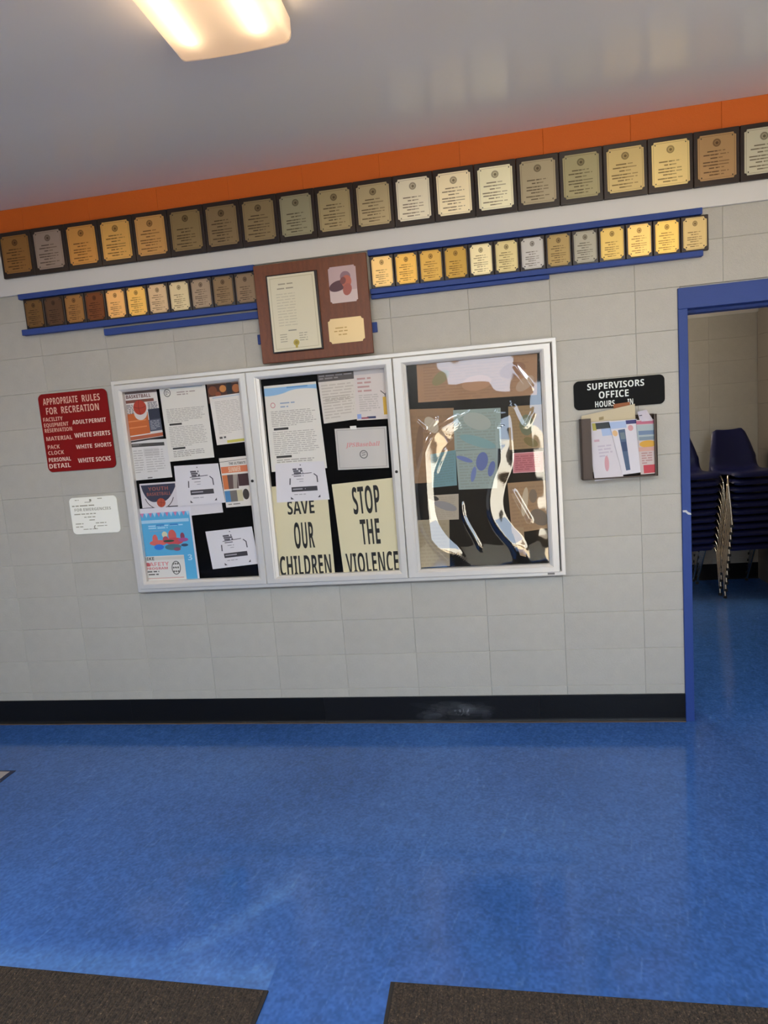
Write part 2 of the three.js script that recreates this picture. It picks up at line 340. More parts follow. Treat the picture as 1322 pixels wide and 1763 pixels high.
ceilingLamp(2.25, 1.165, 1.24, 'twin-tube ceiling lamp right of the one in the photo, outside the frame');
ceilingLamp(-1.95, 3.45, 1.24, 'added fill lamp unseen behind the camera, left one of that row', BACK_POWER, SIDE_POWER, BACK_FILL_TINT);  // this row is added to brighten the wall and ceiling from out of view
ceilingLamp(0.1, 3.45, 1.24, 'added fill lamp unseen behind the camera, middle one of that row', BACK_POWER, SIDE_POWER, BACK_FILL_TINT);
ceilingLamp(2.25, 3.45, 1.24, 'added fill lamp unseen behind the camera, right one of that row', BACK_POWER, SIDE_POWER, BACK_FILL_TINT);
ceilingLamp(1.1, -2.75, 1.0, 'added unseen fill lamp in the store room behind the doorway', REAR_POWER, REAR_POWER * 0.6, STORE_FILL_TINT);  // lamp added out of view to brighten the store room wall

// ------------------------------------------------------------------ top row: twenty large plaques
const plateText = [0, 1, 2].map((k) => canvasTex(200, 240, (x, w, h) => {
  x.fillStyle = '#ffffff'; x.fillRect(0, 0, w, h);
  x.strokeStyle = 'rgba(70,55,40,0.35)'; x.lineWidth = 2; x.strokeRect(9, 9, w - 18, h - 18);
  x.fillStyle = 'rgba(60,48,36,0.42)'; x.beginPath(); x.arc(w / 2, 46, 21, 0, 7); x.fill(); x.fillStyle = 'rgba(255,250,240,0.5)'; x.beginPath(); x.arc(w / 2, 46, 13, 0, 7); x.fill();
  x.fillStyle = 'rgba(60,48,36,0.5)'; x.beginPath(); x.arc(w / 2 + 1, 47, 8, 0, 7); x.fill();
  const col = 'rgba(60,46,32,0.36)', L = [[86, 0.5], [104, 0.72], [122, 0.38], [142, 0.76], [158, 0.7], [174, 0.46], [194, 0.74], [210, 0.4]].slice(k === 2 ? 1 : 0);
  for (const [y, f] of L) { const ww = w * f * rr(0.85, 1.08); rows(x, (w - ww) / 2, y + k, ww, 1, 13, col, 0.5); rows(x, (w - ww) / 2, y + k, ww * 1.7, 1, 13, col, 0.4); }
}));
const plateBig = plateGeometry(notchedShape(0.168, 0.2, 0.011), 0.168, 0.2, 0.0012);
const plateSmall = plateGeometry(notchedShape(0.106, 0.147, 0.012), 0.106, 0.147, 0.0012);
const boardBig = new RoundedBoxGeometry(0.2025, 0.246, 0.018, 2, 0.004), boardSmall = new RoundedBoxGeometry(0.1245, 0.164, 0.016, 2, 0.004);
const pinGeo = new THREE.SphereGeometry(0.003, 8, 6);
const metalOf = {};
function plateMat(rgb, text, shine = 0.42) {
  const k = rgb.join() + text;
  return metalOf[k] ??= std({ color: lin(...rgb), map: plateText[text], metalness: 0.55, roughness: shine });
}
const ORD = ['first', 'second', 'third', 'fourth', 'fifth', 'sixth', 'seventh', 'eighth', 'ninth', 'tenth', 'eleventh', 'twelfth', 'thirteenth', 'fourteenth', 'fifteenth', 'sixteenth', 'seventeenth', 'eighteenth', 'nineteenth', 'twentieth'];
function plaque(big, x, y, z, rgb, label, group, i, tilt) {
  const t = thing('wall_plaque', label, 'plaque', [x, y, z], group);
  const d = big ? 0.018 : 0.016;
  part(t, 'backing_board', big ? boardBig : boardSmall, walnut, [0, 0, d / 2]);
  const p = part(t, 'plate', big ? plateBig : plateSmall, plateMat(rgb, i % 3), [0, 0, d + 0.0012]);
  p.rotation.set(tilt[0], tilt[1], 0);
  const w = big ? 0.07 : 0.041, h = big ? 0.0865 : 0.06;
  for (const [a, b] of [[-1, -1], [1, -1], [1, 1], [-1, 1]]) part(p, 'pin', pinGeo, darkMetal, [a * w * 0.97, b * h, 0.0016]);
  return t;
}
const TOP = [[165, 118, 62, 'dull gold'], [172, 152, 136, 'pinkish grey'], [222, 162, 84, 'warm gold'], [238, 186, 102, 'bright gold'], [212, 162, 96, 'light gold'], [152, 128, 86, 'olive bronze'], [148, 124, 88, 'brownish bronze'], [154, 132, 94, 'grey-brown bronze'], [166, 158, 126, 'greenish silver'], [178, 160, 118, 'pale bronze'], [192, 174, 134, 'beige'], [240, 230, 202, 'bright silver'], [255, 238, 198, 'bright cream'], [244, 236, 200, 'pale silver'], [168, 154, 126, 'dull silver'], [160, 150, 114, 'greenish grey'], [204, 180, 124, 'soft gold'], [232, 206, 140, 'pale gold'], [178, 142, 98, 'copper brown'], [204, 198, 172, 'silver-grey']];  // plate colours take in lamp and window light reflected on the metal
TOP.forEach(([r, g, b, word], i) => plaque(true, -1.668 + 0.2036 * i, 2.7945, 0.0185, [r, g, b],
  `large plaque with ${word} plate, ${i === 0 ? 'leftmost' : i === 19 ? 'rightmost' : ORD[i] + ' from left'} in the top row of twenty`, 'large plaques in the row under the orange band', i, [rr(-0.012, 0.012), rr(-0.012, 0.012)]));
const LOWL = [[130, 96, 54, 'dull brown-gold'], [102, 74, 52, 'dark brown'], [162, 118, 66, 'bronze'], [122, 72, 38, 'reddish copper'], [250, 196, 122, 'bright peach-gold'], [250, 200, 104, 'bright yellow-gold'], [222, 192, 150, 'pale cream'], [226, 206, 160, 'shining cream'], [172, 148, 122, 'pinkish silver'], [146, 118, 84, 'brown-grey'], [146, 120, 92, 'dull beige']];  // each colour mixes the metal with the lamp light mirrored in it
LOWL.forEach(([r, g, b, word], i) => plaque(false, -1.622 + 0.1263 * i, 2.4685, 0.004, [r, g, b],
  `small plaque with ${word} plate, ${i === 0 ? 'leftmost' : i === 10 ? 'beside the brown board' : ORD[i] + ' from left'} in the left lower row`, 'small plaques between the blue rails left of the brown board', i + 1, [rr(-0.02, 0.02), rr(-0.02, 0.02)]));
const LOWR = [[244, 204, 132, 'pale gold'], [238, 188, 92, 'rich gold'], [214, 168, 80, 'deep gold'], [200, 158, 72, 'olive gold'], [244, 226, 176, 'bright cream'], [214, 194, 138, 'beige-gold'], [186, 180, 172, 'silver-grey'], [160, 134, 84, 'bronze'], [156, 150, 134, 'dull grey'], [212, 178, 98, 'soft yellow-gold'], [252, 208, 124, 'bright peach-gold'], [252, 208, 112, 'bright yellow-gold'], [208, 182, 124, 'dull beige-gold']];  // reflected lamp light is part of each plate colour here
LOWR.forEach(([r, g, b, word], i) => plaque(false, 0.3835 + 0.12646 * i, 2.4685, 0.004, [r, g, b],
  `small plaque with ${word} plate, ${i === 0 ? 'nearest the brown board' : i === 12 ? 'rightmost' : ORD[i] + ' from left'} in the right lower row`, 'small plaques between the blue rails right of the brown board', i + 2, [rr(-0.02, 0.02), rr(-0.02, 0.02)]));
// blue rails that hold the lower rows
const rail = (label, x0, x1, y0, y1, d) => { const s = solo('blue_rail', label, 'rail', rbx(-(x1 - x0) / 2, (x1 - x0) / 2, 0, y1 - y0, 0, d, 0.003), bluePaint, [(x0 + x1) / 2, y0, 0.0005]); return s; };
rail('blue wooden rail above the left row of small plaques', -1.705, -0.3, 2.552, 2.5815, 0.03);
rail('blue wooden rail directly under the left row of small plaques', -1.71, -0.3, 2.354, 2.386, 0.034);
rail('short blue rail below the left plaque rail, ending at the brown board', -1.212, -0.3, 2.306, 2.342, 0.022);
rail('blue wooden rail above the right row of small plaques', 0.315, 1.934, 2.552, 2.5815, 0.03);
rail('blue wooden rail directly under the right row of small plaques', 0.315, 1.934, 2.36, 2.386, 0.034);
rail('thin blue strip beneath the right plaque rail, ending halfway along it', 0.315, 1.218, 2.338, 2.3585, 0.022);
rail('blue strip whose ends stick out behind the brown board', -0.326, 0.333, 2.17, 2.222, 0.012);

// ------------------------------------------------------------------ brown memorial board
{
  const t = thing('memorial_board', 'large brown wooden board with a framed certificate, a portrait photo and a brass plate', 'plaque', [0.008, 2.06, 0.036]);
  part(t, 'board', rbx(-0.303, 0.303, 0, 0.505, 0, 0.022, 0.004), mahogany);
  const fr = part(t, 'certificate_frame', rbx(-0.138, 0.138, -0.2, 0.2, 0, 0.012, 0.003), walnut, [-0.098, 0.246, 0.021]);
  part(fr, 'certificate', slab([[-0.13, 0.193], [0.124, 0.193], [0.129, -0.193], [-0.13, -0.193]], 0.0122, 0.0012), std({ roughness: 0.35, color: 0xffffff, map: canvasTex(320, 480, (x, w, h) => {
    x.fillStyle = '#dfd6b8'; x.fillRect(0, 0, w, h); x.strokeStyle = '#bdb28c'; x.lineWidth = 3; x.strokeRect(16, 16, w - 32, h - 32);
    rows(x, 70, 52, 180, 1, 18, '#a49a80'); rows(x, 60, 80, 200, 1, 18, '#a49a80');
    for (let i = 0; i < 12; i++) rows(x, 50, 116 + i * 18, 230, 1, 14, '#c4bb9f', 0.32);
    rows(x, 110, 348, 100, 1, 16, '#8f8a78');
    for (let i = 0; i < 4; i++) { rows(x, 50, 372 + i * 15, 90, 1, 12, '#a8a087'); rows(x, 180, 372 + i * 15, 100, 1, 12, '#a8a087'); }
    x.fillStyle = '#b6a03a'; x.beginPath(); x.arc(156, 432, 20, 0, 7); x.fill(); x.fillStyle = '#98842c'; x.beginPath(); x.arc(156, 432, 11, 0, 7); x.fill(); x.fillStyle = '#b6a03a'; x.fillRect(148, 446, 16, 20);
  }) }));
  part(t, 'photograph', plateGeometry(notchedShape(0.146, 0.182, 0.009), 0.146, 0.182, 0.001), std({ color: 0xffffff, roughness: 0.35, map: canvasTex(192, 240, (x, w, h) => {
    x.fillStyle = '#c3a6a4'; x.fillRect(0, 0, w, h); x.fillStyle = '#d5bfb8'; x.fillRect(0, 160, w, 80);
    x.fillStyle = '#8d6b74'; x.beginPath(); x.ellipse(116, 70, 36, 34, 0, 0, 7); x.fill();
    x.fillStyle = '#56303a'; x.beginPath(); x.ellipse(60, 128, 62, 34, -0.25, 0, 7); x.fill();
    x.fillStyle = '#b8604c'; x.beginPath(); x.ellipse(122, 104, 34, 42, 0.15, 0, 7); x.fill(); x.fillStyle = '#a8584a'; x.beginPath(); x.ellipse(124, 156, 30, 40, 0.3, 0, 7); x.fill();
    x.fillStyle = '#7c3f3c'; x.beginPath(); x.ellipse(98, 96, 20, 24, 0.4, 0, 7); x.fill();
  }) }), [0.171, 0.36, 0.0225], 'blurry portrait photograph');
  part(t, 'brass_plate', plateGeometry(notchedShape(0.19, 0.127, 0.013), 0.19, 0.127, 0.0012), std({ color: lin(226, 196, 144), metalness: 0.5, roughness: 0.4, map: canvasTex(256, 170, (x, w, h) => { x.fillStyle = '#fff'; x.fillRect(0, 0, w, h); rows(x, 50, 62, 150, 1, 16, '#c8b694'); rows(x, 40, 84, 176, 1, 16, '#c8b694'); rows(x, 70, 108, 110, 1, 16, '#c8b694'); }) }), [0.169, 0.129, 0.0225], 'gold engraved plate');
}

// ------------------------------------------------------------------ enclosed notice case
const CX = 0.018, CY = 0.829;
{
  const t = thing('notice_case', 'long aluminium notice case with three glazed doors and a black backing', 'notice board', [CX, CY, 0.001]);
  const X = (x) => x - CX, Y = (y) => y - CY;
  part(t, 'backing_panel', bx(X(-1.19), X(1.222), Y(0.84), Y(2.04), 0, 0.0085), felt);
  for (const s of SIDES) part(t, 'outer_rail', frameSide(X(-1.199), X(1.235), Y(0.829), Y(2.05), s, [[0, 0], [0, 0.04], [0.003, 0.045], [0.02, 0.045], [0.024, 0.04], [0.024, 0]]), aluminium);
  const prof = [[0, 0.012], [0, 0.050], [0.003, 0.0535], [0.03, 0.0535], [0.033, 0.051], [0.0345, 0.051], [0.0365, 0.048], [0.046, 0.040], [0.046, 0.012]];
  const doors = [[-1.178, -0.404, 'left'], [-0.402, 0.4, 'middle'], [0.404, 1.204, 'right']];
  for (const [k, [a, b, word]] of doors.entries()) {
    const wide = [[0.84, 1, 0.9, 0.84], [1.55, 0.97, 0.9, 0.9], [1.46, 1.1, 0.9, 0.9]][k], y0 = 0.85, y1 = 2.024;
    const d = part(t, 'door', mergeGeometries(SIDES.map((s) => frameSide(X(a), X(b), Y(y0), Y(y1), s, prof, wide))), aluminium);
    if (k < 2) part(d, 'glass', bx(X(a) + 0.03, X(b) - 0.03, Y(y0) + 0.03, Y(y1) - 0.03, 0.033, 0.0345), glass);
    else {
      // the right door is glazed with a buckled clear acrylic sheet
      const x0 = 0.458, x1 = 1.17, y0 = 0.88, y1 = 1.992, nx = 150, ny = 220;
      const bez = (pts) => { const c = new THREE.CatmullRomCurve3(pts.map(([x, y]) => V(x, y, 0))); return c.getSpacedPoints(90); };
      // folds of the sheet: path, steep width on the left of it, long flank on the right of it, height
      const ridges = [
        [bez([[0.72, 1.69], [0.60, 1.62], [0.525, 1.50], [0.49, 1.38], [0.485, 1.27], [0.49, 1.18], [0.51, 1.10], [0.55, 1.03], [0.61, 0.96], [0.68, 0.86]]), 0.012, 0.085, 0.021],
        [bez([[0.925, 1.70], [0.927, 1.55], [0.925, 1.45], [0.885, 1.35], [0.86, 1.24], [0.87, 1.15], [0.92, 1.06], [0.965, 1.0], [1.0, 0.88]]), 0.012, 0.07, 0.0125],
        [bez([[0.71, 1.26], [0.72, 1.16], [0.765, 1.06], [0.80, 0.98]]), 0.006, 0.018, 0.0045],
        [bez([[0.585, 1.40], [0.61, 1.46], [0.65, 1.54]]), 0.006, 0.016, 0.004], [bez([[0.49, 1.70], [0.56, 1.64], [0.62, 1.70]]), 0.012, 0.02, 0.004], [bez([[1.0, 1.74], [1.06, 1.62], [1.12, 1.70]]), 0.012, 0.018, 0.003],
        [bez([[0.98, 1.30], [1.03, 1.20], [1.07, 1.12]]), 0.014, 0.016, 0.004], [bez([[1.02, 1.95], [1.08, 1.86], [1.12, 1.80]]), 0.012, 0.014, 0.003]];
      const w1 = tileNoise(6, 71), w2 = tileNoise(14, 72);
      const H = (x, y) => {
        let h = 0;
        for (const [pts, sl, sr, a] of ridges) {
          let best = 9, at = 0; for (let k = 0; k < pts.length; k++) { const q = (pts[k].x - x) ** 2 + (pts[k].y - y) ** 2; if (q < best) { best = q; at = k; } }
          const p0 = pts[Math.max(0, at - 1)], p1 = pts[Math.min(pts.length - 1, at + 1)];      // right of a path that runs down: cross product decides the side
          const cross = (p1.x - p0.x) * (y - pts[at].y) - (p1.y - p0.y) * (x - pts[at].x), dist = Math.sqrt(best), run = Math.min(at, pts.length - 1 - at) / 9;
          const right = p1.y < p0.y ? cross > 0 : cross < 0, fall = Math.min(1, 0.15 + run * 0.85);
          h += right ? a * fall * Math.max(0, 1 - dist / sr) : a * fall * Math.exp(-((dist / sl) ** 2));
        }
        const u = (x - x0) / (x1 - x0), v = (y - y0) / (y1 - y0), edge = Math.min(1, Math.min(u, 1 - u, v, 1 - v) * 9);
        return (h + 0.0022 * w1(u * 0.9, v * 0.9) + 0.0009 * w2(u * 0.95, v * 0.95)) * edge;
      };
      const P = [], I = [];
      for (let j = 0; j <= ny; j++) for (let i = 0; i <= nx; i++) { const x = x0 + (x1 - x0) * i / nx, y = y0 + (y1 - y0) * j / ny; P.push(X(x), Y(y), 0.0225 + H(x, y)); }
      for (let j = 0; j < ny; j++) for (let i = 0; i < nx; i++) { const a = j * (nx + 1) + i, c = a + nx + 1; I.push(a, a + 1, c + 1, a, c + 1, c); }
      const one = new THREE.BufferGeometry(); one.setAttribute('position', new THREE.Float32BufferAttribute(P, 3)); one.setIndex(I); one.computeVertexNormals();
      part(d, 'pane', one, phy({ color: 0xffffff, transmission: 1, thickness: 0, roughness: 0.03, ior: 2.0 }), undefined, 'buckled clear acrylic pane with wavy reflections');
    }
  }
  const lock = new THREE.CylinderGeometry(0.0075, 0.0085, 0.006, 16).rotateX(Math.PI / 2);
  part(t, 'lock', lock, darkMetal, [X(0.382), Y(1.433), 0.0545], 'dark keyhole');
  part(t, 'lock', lock, aluminium, [X(0.446), Y(1.434), 0.0545]); part(t, 'lock', lock, darkMetal, [X(-0.424), Y(1.437), 0.0545], 'dark keyhole');
  part(t, 'maker_label', bx(-0.018, 0.018, -0.005, 0.005, 0, 0.0012), std({ color: lin(120, 118, 116), roughness: 0.5 }), [X(1.158), Y(0.841), 0.0445], 'small grey label');
}

// ------------------------------------------------------------------ papers pinned in the case
let layer = 0;
function sheet(name, label, corners, tex, opt = {}) {
  const cx = (corners[0][0] + corners[1][0] + corners[2][0] + corners[3][0]) / 4, cy = (corners[0][1] + corners[1][1] + corners[2][1] + corners[3][1]) / 4;
  const a = rr(0.0004, 0.0016), b = rr(-1, 1), z = 0.0105 + (opt.z ?? 0) * 0.0019 + (layer++ % 3) * 0.00035;
  const g = slab(corners.map(([x, y]) => [x - cx, y - cy]), 0, 0.0006, (u, v) => a * Math.pow(2 * u - 1, 2) * (0.6 + 0.4 * b * (v - 0.5)) + 0.0006 * v * v);
  const m = std({ color: 0xffffff, map: tex, roughness: opt.rough ?? 0.65 });
  return solo(name, label, opt.cat ?? 'paper', g, m, [cx, cy, z], opt.group);
}
const white = (x, w, h, c = '#e4e1dc') => { x.fillStyle = c; x.fillRect(0, 0, w, h); };
function letterTex(head) {
  return canvasTex(300, 430, (x, w, h) => {
    white(x, w, h, '#e0dcd2');
    if (head === 'wave') {
      x.fillStyle = '#8fb9dc'; x.beginPath(); x.moveTo(0, 12); x.lineTo(w, 12); x.lineTo(w, 34); x.quadraticCurveTo(w * 0.6, 18, w * 0.4, 40); x.quadraticCurveTo(w * 0.2, 54, 0, 50); x.fill(); x.fillStyle = '#5f95c8'; x.fillRect(130, 12, 120, 8);
      x.strokeStyle = '#c98f8f'; x.lineWidth = 4; x.beginPath(); x.arc(42, 98, 12, 0, 7); x.stroke(); rows(x, 84, 88, 150, 1, 14, '#8fa0b8'); rows(x, 84, 106, 80, 1, 14, '#8fa0b8');
    } else {
      x.fillStyle = '#a9b4c0'; x.fillRect(70, 2, 210, 12); x.strokeStyle = '#55554f'; x.lineWidth = 4; x.beginPath(); x.arc(48, 36, 20, 0, 7); x.stroke(); rows(x, 36, 26, 24, 3, 8, '#55554f'); rows(x, 110, 34, 130, 2, 13, '#a3948e');
    }
    rows(x, 26, 128, 250, 9, 9, '#b0aba2', 0.42); x.fillStyle = '#3b3834'; x.fillRect(34, 212, 82, 11); rows(x, 26, 232, 250, 12, 10, '#b2ada4', 0.38);
    x.fillStyle = '#3b3834'; x.fillRect(34, 352, 84, 11); rows(x, 34, 372, 210, 4, 10, '#9d988f', 0.42);
  });
}
function shieldTex() {
  return canvasTex(320, 300, (x, w, h) => {
    white(x, w, h, '#dcd8da');
    x.strokeStyle = '#4a464a'; x.lineWidth = 5; x.fillStyle = '#4a464a';
    for (let i = 0; i < 3; i++) { rows(x, 112 + i * 3, 44 + i * 15, 108, 1, 17, '#57535a', 0.75); }
    x.beginPath(); x.moveTo(104, 92); x.lineTo(232, 84); x.stroke(); rows(x, 116, 100, 112, 1, 16, '#6f6b70', 0.5);
    rows(x, 132, 126, 80, 1, 12, '#8d898d', 0.4); rows(x, 148, 144, 46, 1, 12, '#9d999d', 0.4);
    x.lineWidth = 7; x.beginPath(); x.moveTo(92, 118); x.lineTo(88, 168); x.moveTo(244, 92); x.lineTo(262, 112); x.lineTo(262, 160); x.stroke();
    x.fillStyle = '#3d3a3e'; x.fillRect(96, 188, 160, 36); rows(x, 104, 200, 144, 1, 26, '#a5a1a6', 0.35);
    rows(x, 110, 244, 130, 1, 12, '#8d898d', 0.4); x.fillStyle = '#4a464a'; x.beginPath(); x.moveTo(88, 262); x.lineTo(88, 282); x.lineTo(106, 282); x.fill(); x.beginPath(); x.moveTo(268, 258); x.lineTo(268, 278); x.lineTo(252, 278); x.fill();
    x.beginPath(); x.arc(164, 20, 4, 0, 7); x.fill();
  });
}
const LG = undefined;
// behind the left door
sheet('flyer', 'orange and white basketball flyer with a red ball, top left corner of the case', [[-1.148, 1.992], [-0.946, 1.99], [-0.938, 1.715], [-1.148, 1.7]], canvasTex(280, 380, (x, w, h) => {
  white(x, w, h, '#dcd5cf'); x.fillStyle = '#6d5a58'; x.fillRect(0, 0, w, 26); fit(x, 'BASKETBALL', 16, 32, 210, 26, '#5d2a22'); x.fillStyle = '#7c4b3c'; x.fillRect(6, 70, 240, 22);
  rows(x, 4, 104, 66, 8, 10, '#4a4a50', 0.5); rows(x, 190, 98, 84, 8, 9, '#4a4a50', 0.5);
  x.fillStyle = '#c5652c'; x.fillRect(0, 170, 180, 160); x.fillStyle = '#e08b52'; x.fillRect(10, 222, 150, 8); x.fillRect(10, 270, 150, 8);
  x.fillStyle = '#2c3142'; x.fillRect(186, 150, 94, 80); x.fillStyle = '#555a68'; x.fillRect(180, 230, 100, 90); rows(x, 190, 240, 80, 6, 12, '#a9abb0');
  x.fillStyle = '#d9cfc8'; x.beginPath(); x.arc(122, 170, 54, 0, 7); x.fill(); x.fillStyle = '#b53c24'; x.beginPath(); x.arc(122, 130, 54, 0, 7); x.fill(); x.strokeStyle = '#7f2616'; x.lineWidth = 4; x.beginPath(); x.moveTo(70, 120); x.quadraticCurveTo(122, 150, 174, 122); x.moveTo(122, 76); x.quadraticCurveTo(100, 130, 124, 184); x.stroke();
  x.fillStyle = '#b5603f'; x.fillRect(0, 338, w, 26); x.fillStyle = '#332a28'; x.fillRect(0, 368, w, 12);
}), { cat: 'flyer', z: 1 });
sheet('letter', 'tall white letter with a round black crest, beside the basketball flyer', [[-0.927, 1.994], [-0.653, 1.992], [-0.647, 1.582], [-0.918, 1.576]], letterTex('crest'), { z: 2 });
sheet('photo_strip', 'dark orange photo strip half hidden by the sheet below, top right of left door', [[-0.645, 1.992], [-0.452, 1.992], [-0.452, 1.88], [-0.645, 1.88]], canvasTex(256, 150, (x, w, h) => {
  x.fillStyle = '#4e2c1e'; x.fillRect(0, 0, w, h); x.fillStyle = '#b8a69a'; x.fillRect(0, 0, w, 14); x.fillStyle = '#23262a'; x.fillRect(150, 12, 40, 80);
  for (const [a, b, r, c] of [[40, 60, 34, '#7c4527'], [120, 50, 26, '#c98442'], [222, 55, 30, '#b06a3a'], [80, 90, 22, '#8d4a2a']]) { x.fillStyle = c; x.beginPath(); x.arc(a, b, r, 0, 7); x.fill(); }
}), { cat: 'photo', z: 0 });
sheet('letter', 'white letter with a yellow strip at its foot, right side of left door', [[-0.637, 1.915], [-0.452, 1.923], [-0.452, 1.655], [-0.623, 1.648]], canvasTex(220, 320, (x, w, h) => {
  white(x, w, h, '#e3ddd4'); x.fillStyle = '#b9c3cc'; x.fillRect(20, 6, 190, 8); rows(x, 30, 36, 170, 20, 11, '#bdb6ad', 0.35); x.fillStyle = '#55504a'; x.fillRect(28, 268, 22, 14); rows(x, 60, 268, 30, 1, 20, '#55504a', 0.6); x.fillStyle = '#c9c05c'; x.fillRect(80, 296, 140, 18);
}), { z: 2 });
sheet('letter', 'white table sheet with a dark heading bar, under the basketball flyer', [[-1.148, 1.712], [-0.92, 1.707], [-0.914, 1.488], [-1.15, 1.483]], canvasTex(320, 300, (x, w, h) => {
  white(x, w, h, '#d9d6d2'); x.fillStyle = '#4b4845'; x.fillRect(4, 24, 290, 26); rows(x, 20, 30, 140, 1, 16, '#8c8883'); x.fillStyle = '#cac6c2'; x.fillRect(110, 64, 130, 60); rows(x, 20, 76, 80, 10, 18, '#b1ada8', 0.35); rows(x, 120, 76, 160, 10, 18, '#b6b2ad', 0.35); x.fillStyle = '#6d6965'; x.fillRect(116, 284, 40, 8);
}), { z: 1 });
sheet('flyer', 'landscape dark blue flyer with a basketball, above the blue poster', [[-1.123, 1.462], [-0.896, 1.462], [-0.9, 1.31], [-1.121, 1.31]], canvasTex(320, 220, (x, w, h) => {
  x.fillStyle = '#d5ced0'; x.fillRect(0, 0, w, h); x.fillStyle = '#34364a'; x.beginPath(); x.moveTo(10, 14); x.lineTo(310, 14); x.lineTo(310, 40); x.quadraticCurveTo(230, 190, 160, 150); x.quadraticCurveTo(60, 190, 20, 60); x.fill();
  x.fillStyle = '#9d9aa5'; x.lineWidth = 6; x.strokeStyle = '#4a3b3a'; x.beginPath(); x.arc(160, 90, 130, 0.3, 2.85); x.stroke(); fit(x, 'YOUTH', 70, 34, 180, 30, '#9b5a4c'); fit(x, 'BASKETBALL', 50, 78, 216, 28, '#9b5a4c');
  x.fillStyle = '#b3492e'; x.beginPath(); x.arc(172, 168, 38, 0, 7); x.fill(); x.strokeStyle = '#742a18'; x.lineWidth = 3; x.beginPath(); x.moveTo(136, 160); x.lineTo(208, 172); x.moveTo(176, 130); x.lineTo(166, 206); x.stroke(); x.fillStyle = '#2f2d33'; x.fillRect(0, 204, 100, 16); x.fillRect(230, 200, 90, 20);
}), { cat: 'flyer', z: 0 });
sheet('notice', 'blank white sheet mostly hidden behind the shield notice in the left door', [[-0.863, 1.42], [-0.64, 1.42], [-0.632, 1.268], [-0.85, 1.26]], canvasTex(200, 160, (x, w, h) => { white(x, w, h, '#d8d2d4'); }), { z: 1 });
sheet('notice', 'white notice printed with a black shield emblem, upper one in the left door', [[-0.894, 1.55], [-0.628, 1.547], [-0.611, 1.324], [-0.899, 1.318]], shieldTex(), { z: 3, cat: 'notice' });
sheet('flyer', 'small flyer with orange heading and two rows of photos at the left door edge', [[-0.621, 1.574], [-0.452, 1.577], [-0.452, 1.298], [-0.609, 1.294]], canvasTex(220, 370, (x, w, h) => {
  white(x, w, h, '#ddd6cc'); x.strokeStyle = '#4a443f'; x.lineWidth = 3; x.beginPath(); x.moveTo(0, 30); x.lineTo(w, 20); x.stroke(); fit(x, 'THE ULTIMATE', 70, 36, 130, 20, '#4a443f'); x.fillStyle = '#d9794e'; x.fillRect(4, 66, 210, 48); fit(x, 'SUMMER', 60, 72, 96, 36, '#ead0b4');
  x.fillStyle = '#cf7440'; x.fillRect(4, 128, 40, 106); x.fillStyle = '#5d4844'; x.fillRect(44, 128, 80, 106); x.fillStyle = '#a09488'; x.beginPath(); x.moveTo(90, 128); x.lineTo(124, 128); x.lineTo(110, 234); x.lineTo(80, 234); x.fill(); x.fillStyle = '#3f2326'; x.fillRect(126, 128, 90, 90);
  x.fillStyle = '#4a83b0'; x.fillRect(4, 246, 44, 84); x.fillStyle = '#77716a'; x.fillRect(48, 246, 60, 84); x.fillStyle = '#c9bf9a'; x.fillRect(104, 246, 46, 84); x.fillStyle = '#3c332e'; x.beginPath(); x.ellipse(176, 282, 26, 40, 0, 0, 7); x.fill(); rows(x, 20, 344, 180, 1, 20, '#8d867c');
}), { cat: 'flyer', z: 2 });
sheet('poster', 'bright blue poster with bunting and red figures, bottom left of the case', [[-1.156, 1.318], [-0.826, 1.318], [-0.82, 0.884], [-1.163, 0.884]], canvasTex(400, 520, (x, w, h) => {
  white(x, w, h, '#dcd8de'); x.fillStyle = '#57abd6'; x.fillRect(14, 34, 372, h - 34);
  for (let i = 0; i < 12; i++) { x.fillStyle = i % 2 ? '#a9cfe6' : '#cf7fa4'; x.beginPath(); x.moveTo(20 + i * 31, 34); x.lineTo(48 + i * 31, 34); x.lineTo(34 + i * 31, 66); x.fill(); }
  x.fillStyle = '#a9d0e8'; x.fillRect(20, 84, 356, 22); rows(x, 70, 122, 260, 2, 15, '#a7d4ee', 0.6); x.fillStyle = '#3c86c6'; x.fillRect(130, 116, 60, 12); x.fillRect(230, 116, 60, 12); rows(x, 76, 160, 200, 1, 12, '#8fa2c0', 0.4);
  const blob = (c, a, b, r, s) => { x.fillStyle = c; x.beginPath(); x.ellipse(a, b, r, s, 0, 0, 7); x.fill(); };
  blob('#d8685f', 110, 220, 20, 34); blob('#d8685f', 130, 246, 64, 20); blob('#dcd3ae', 184, 190, 20, 22); blob('#b44e56', 188, 226, 22, 24); blob('#cf5f58', 240, 200, 30, 42); blob('#c74d53', 250, 240, 66, 26); blob('#8a3f5a', 314, 208, 16, 26); blob('#a8508a', 316, 232, 38, 14); blob('#31503f', 210, 236, 40, 8); blob('#2c78d4', 132, 276, 36, 20); blob('#4f7c86', 236, 280, 60, 22); blob('#3f4a66', 322, 270, 26, 10); blob('#8f5062', 264, 296, 26, 12);
  fit(x, '3', 332, 338, 36, 40, '#b9dcf0');
}), { cat: 'poster', z: 2, rough: 0.45 });
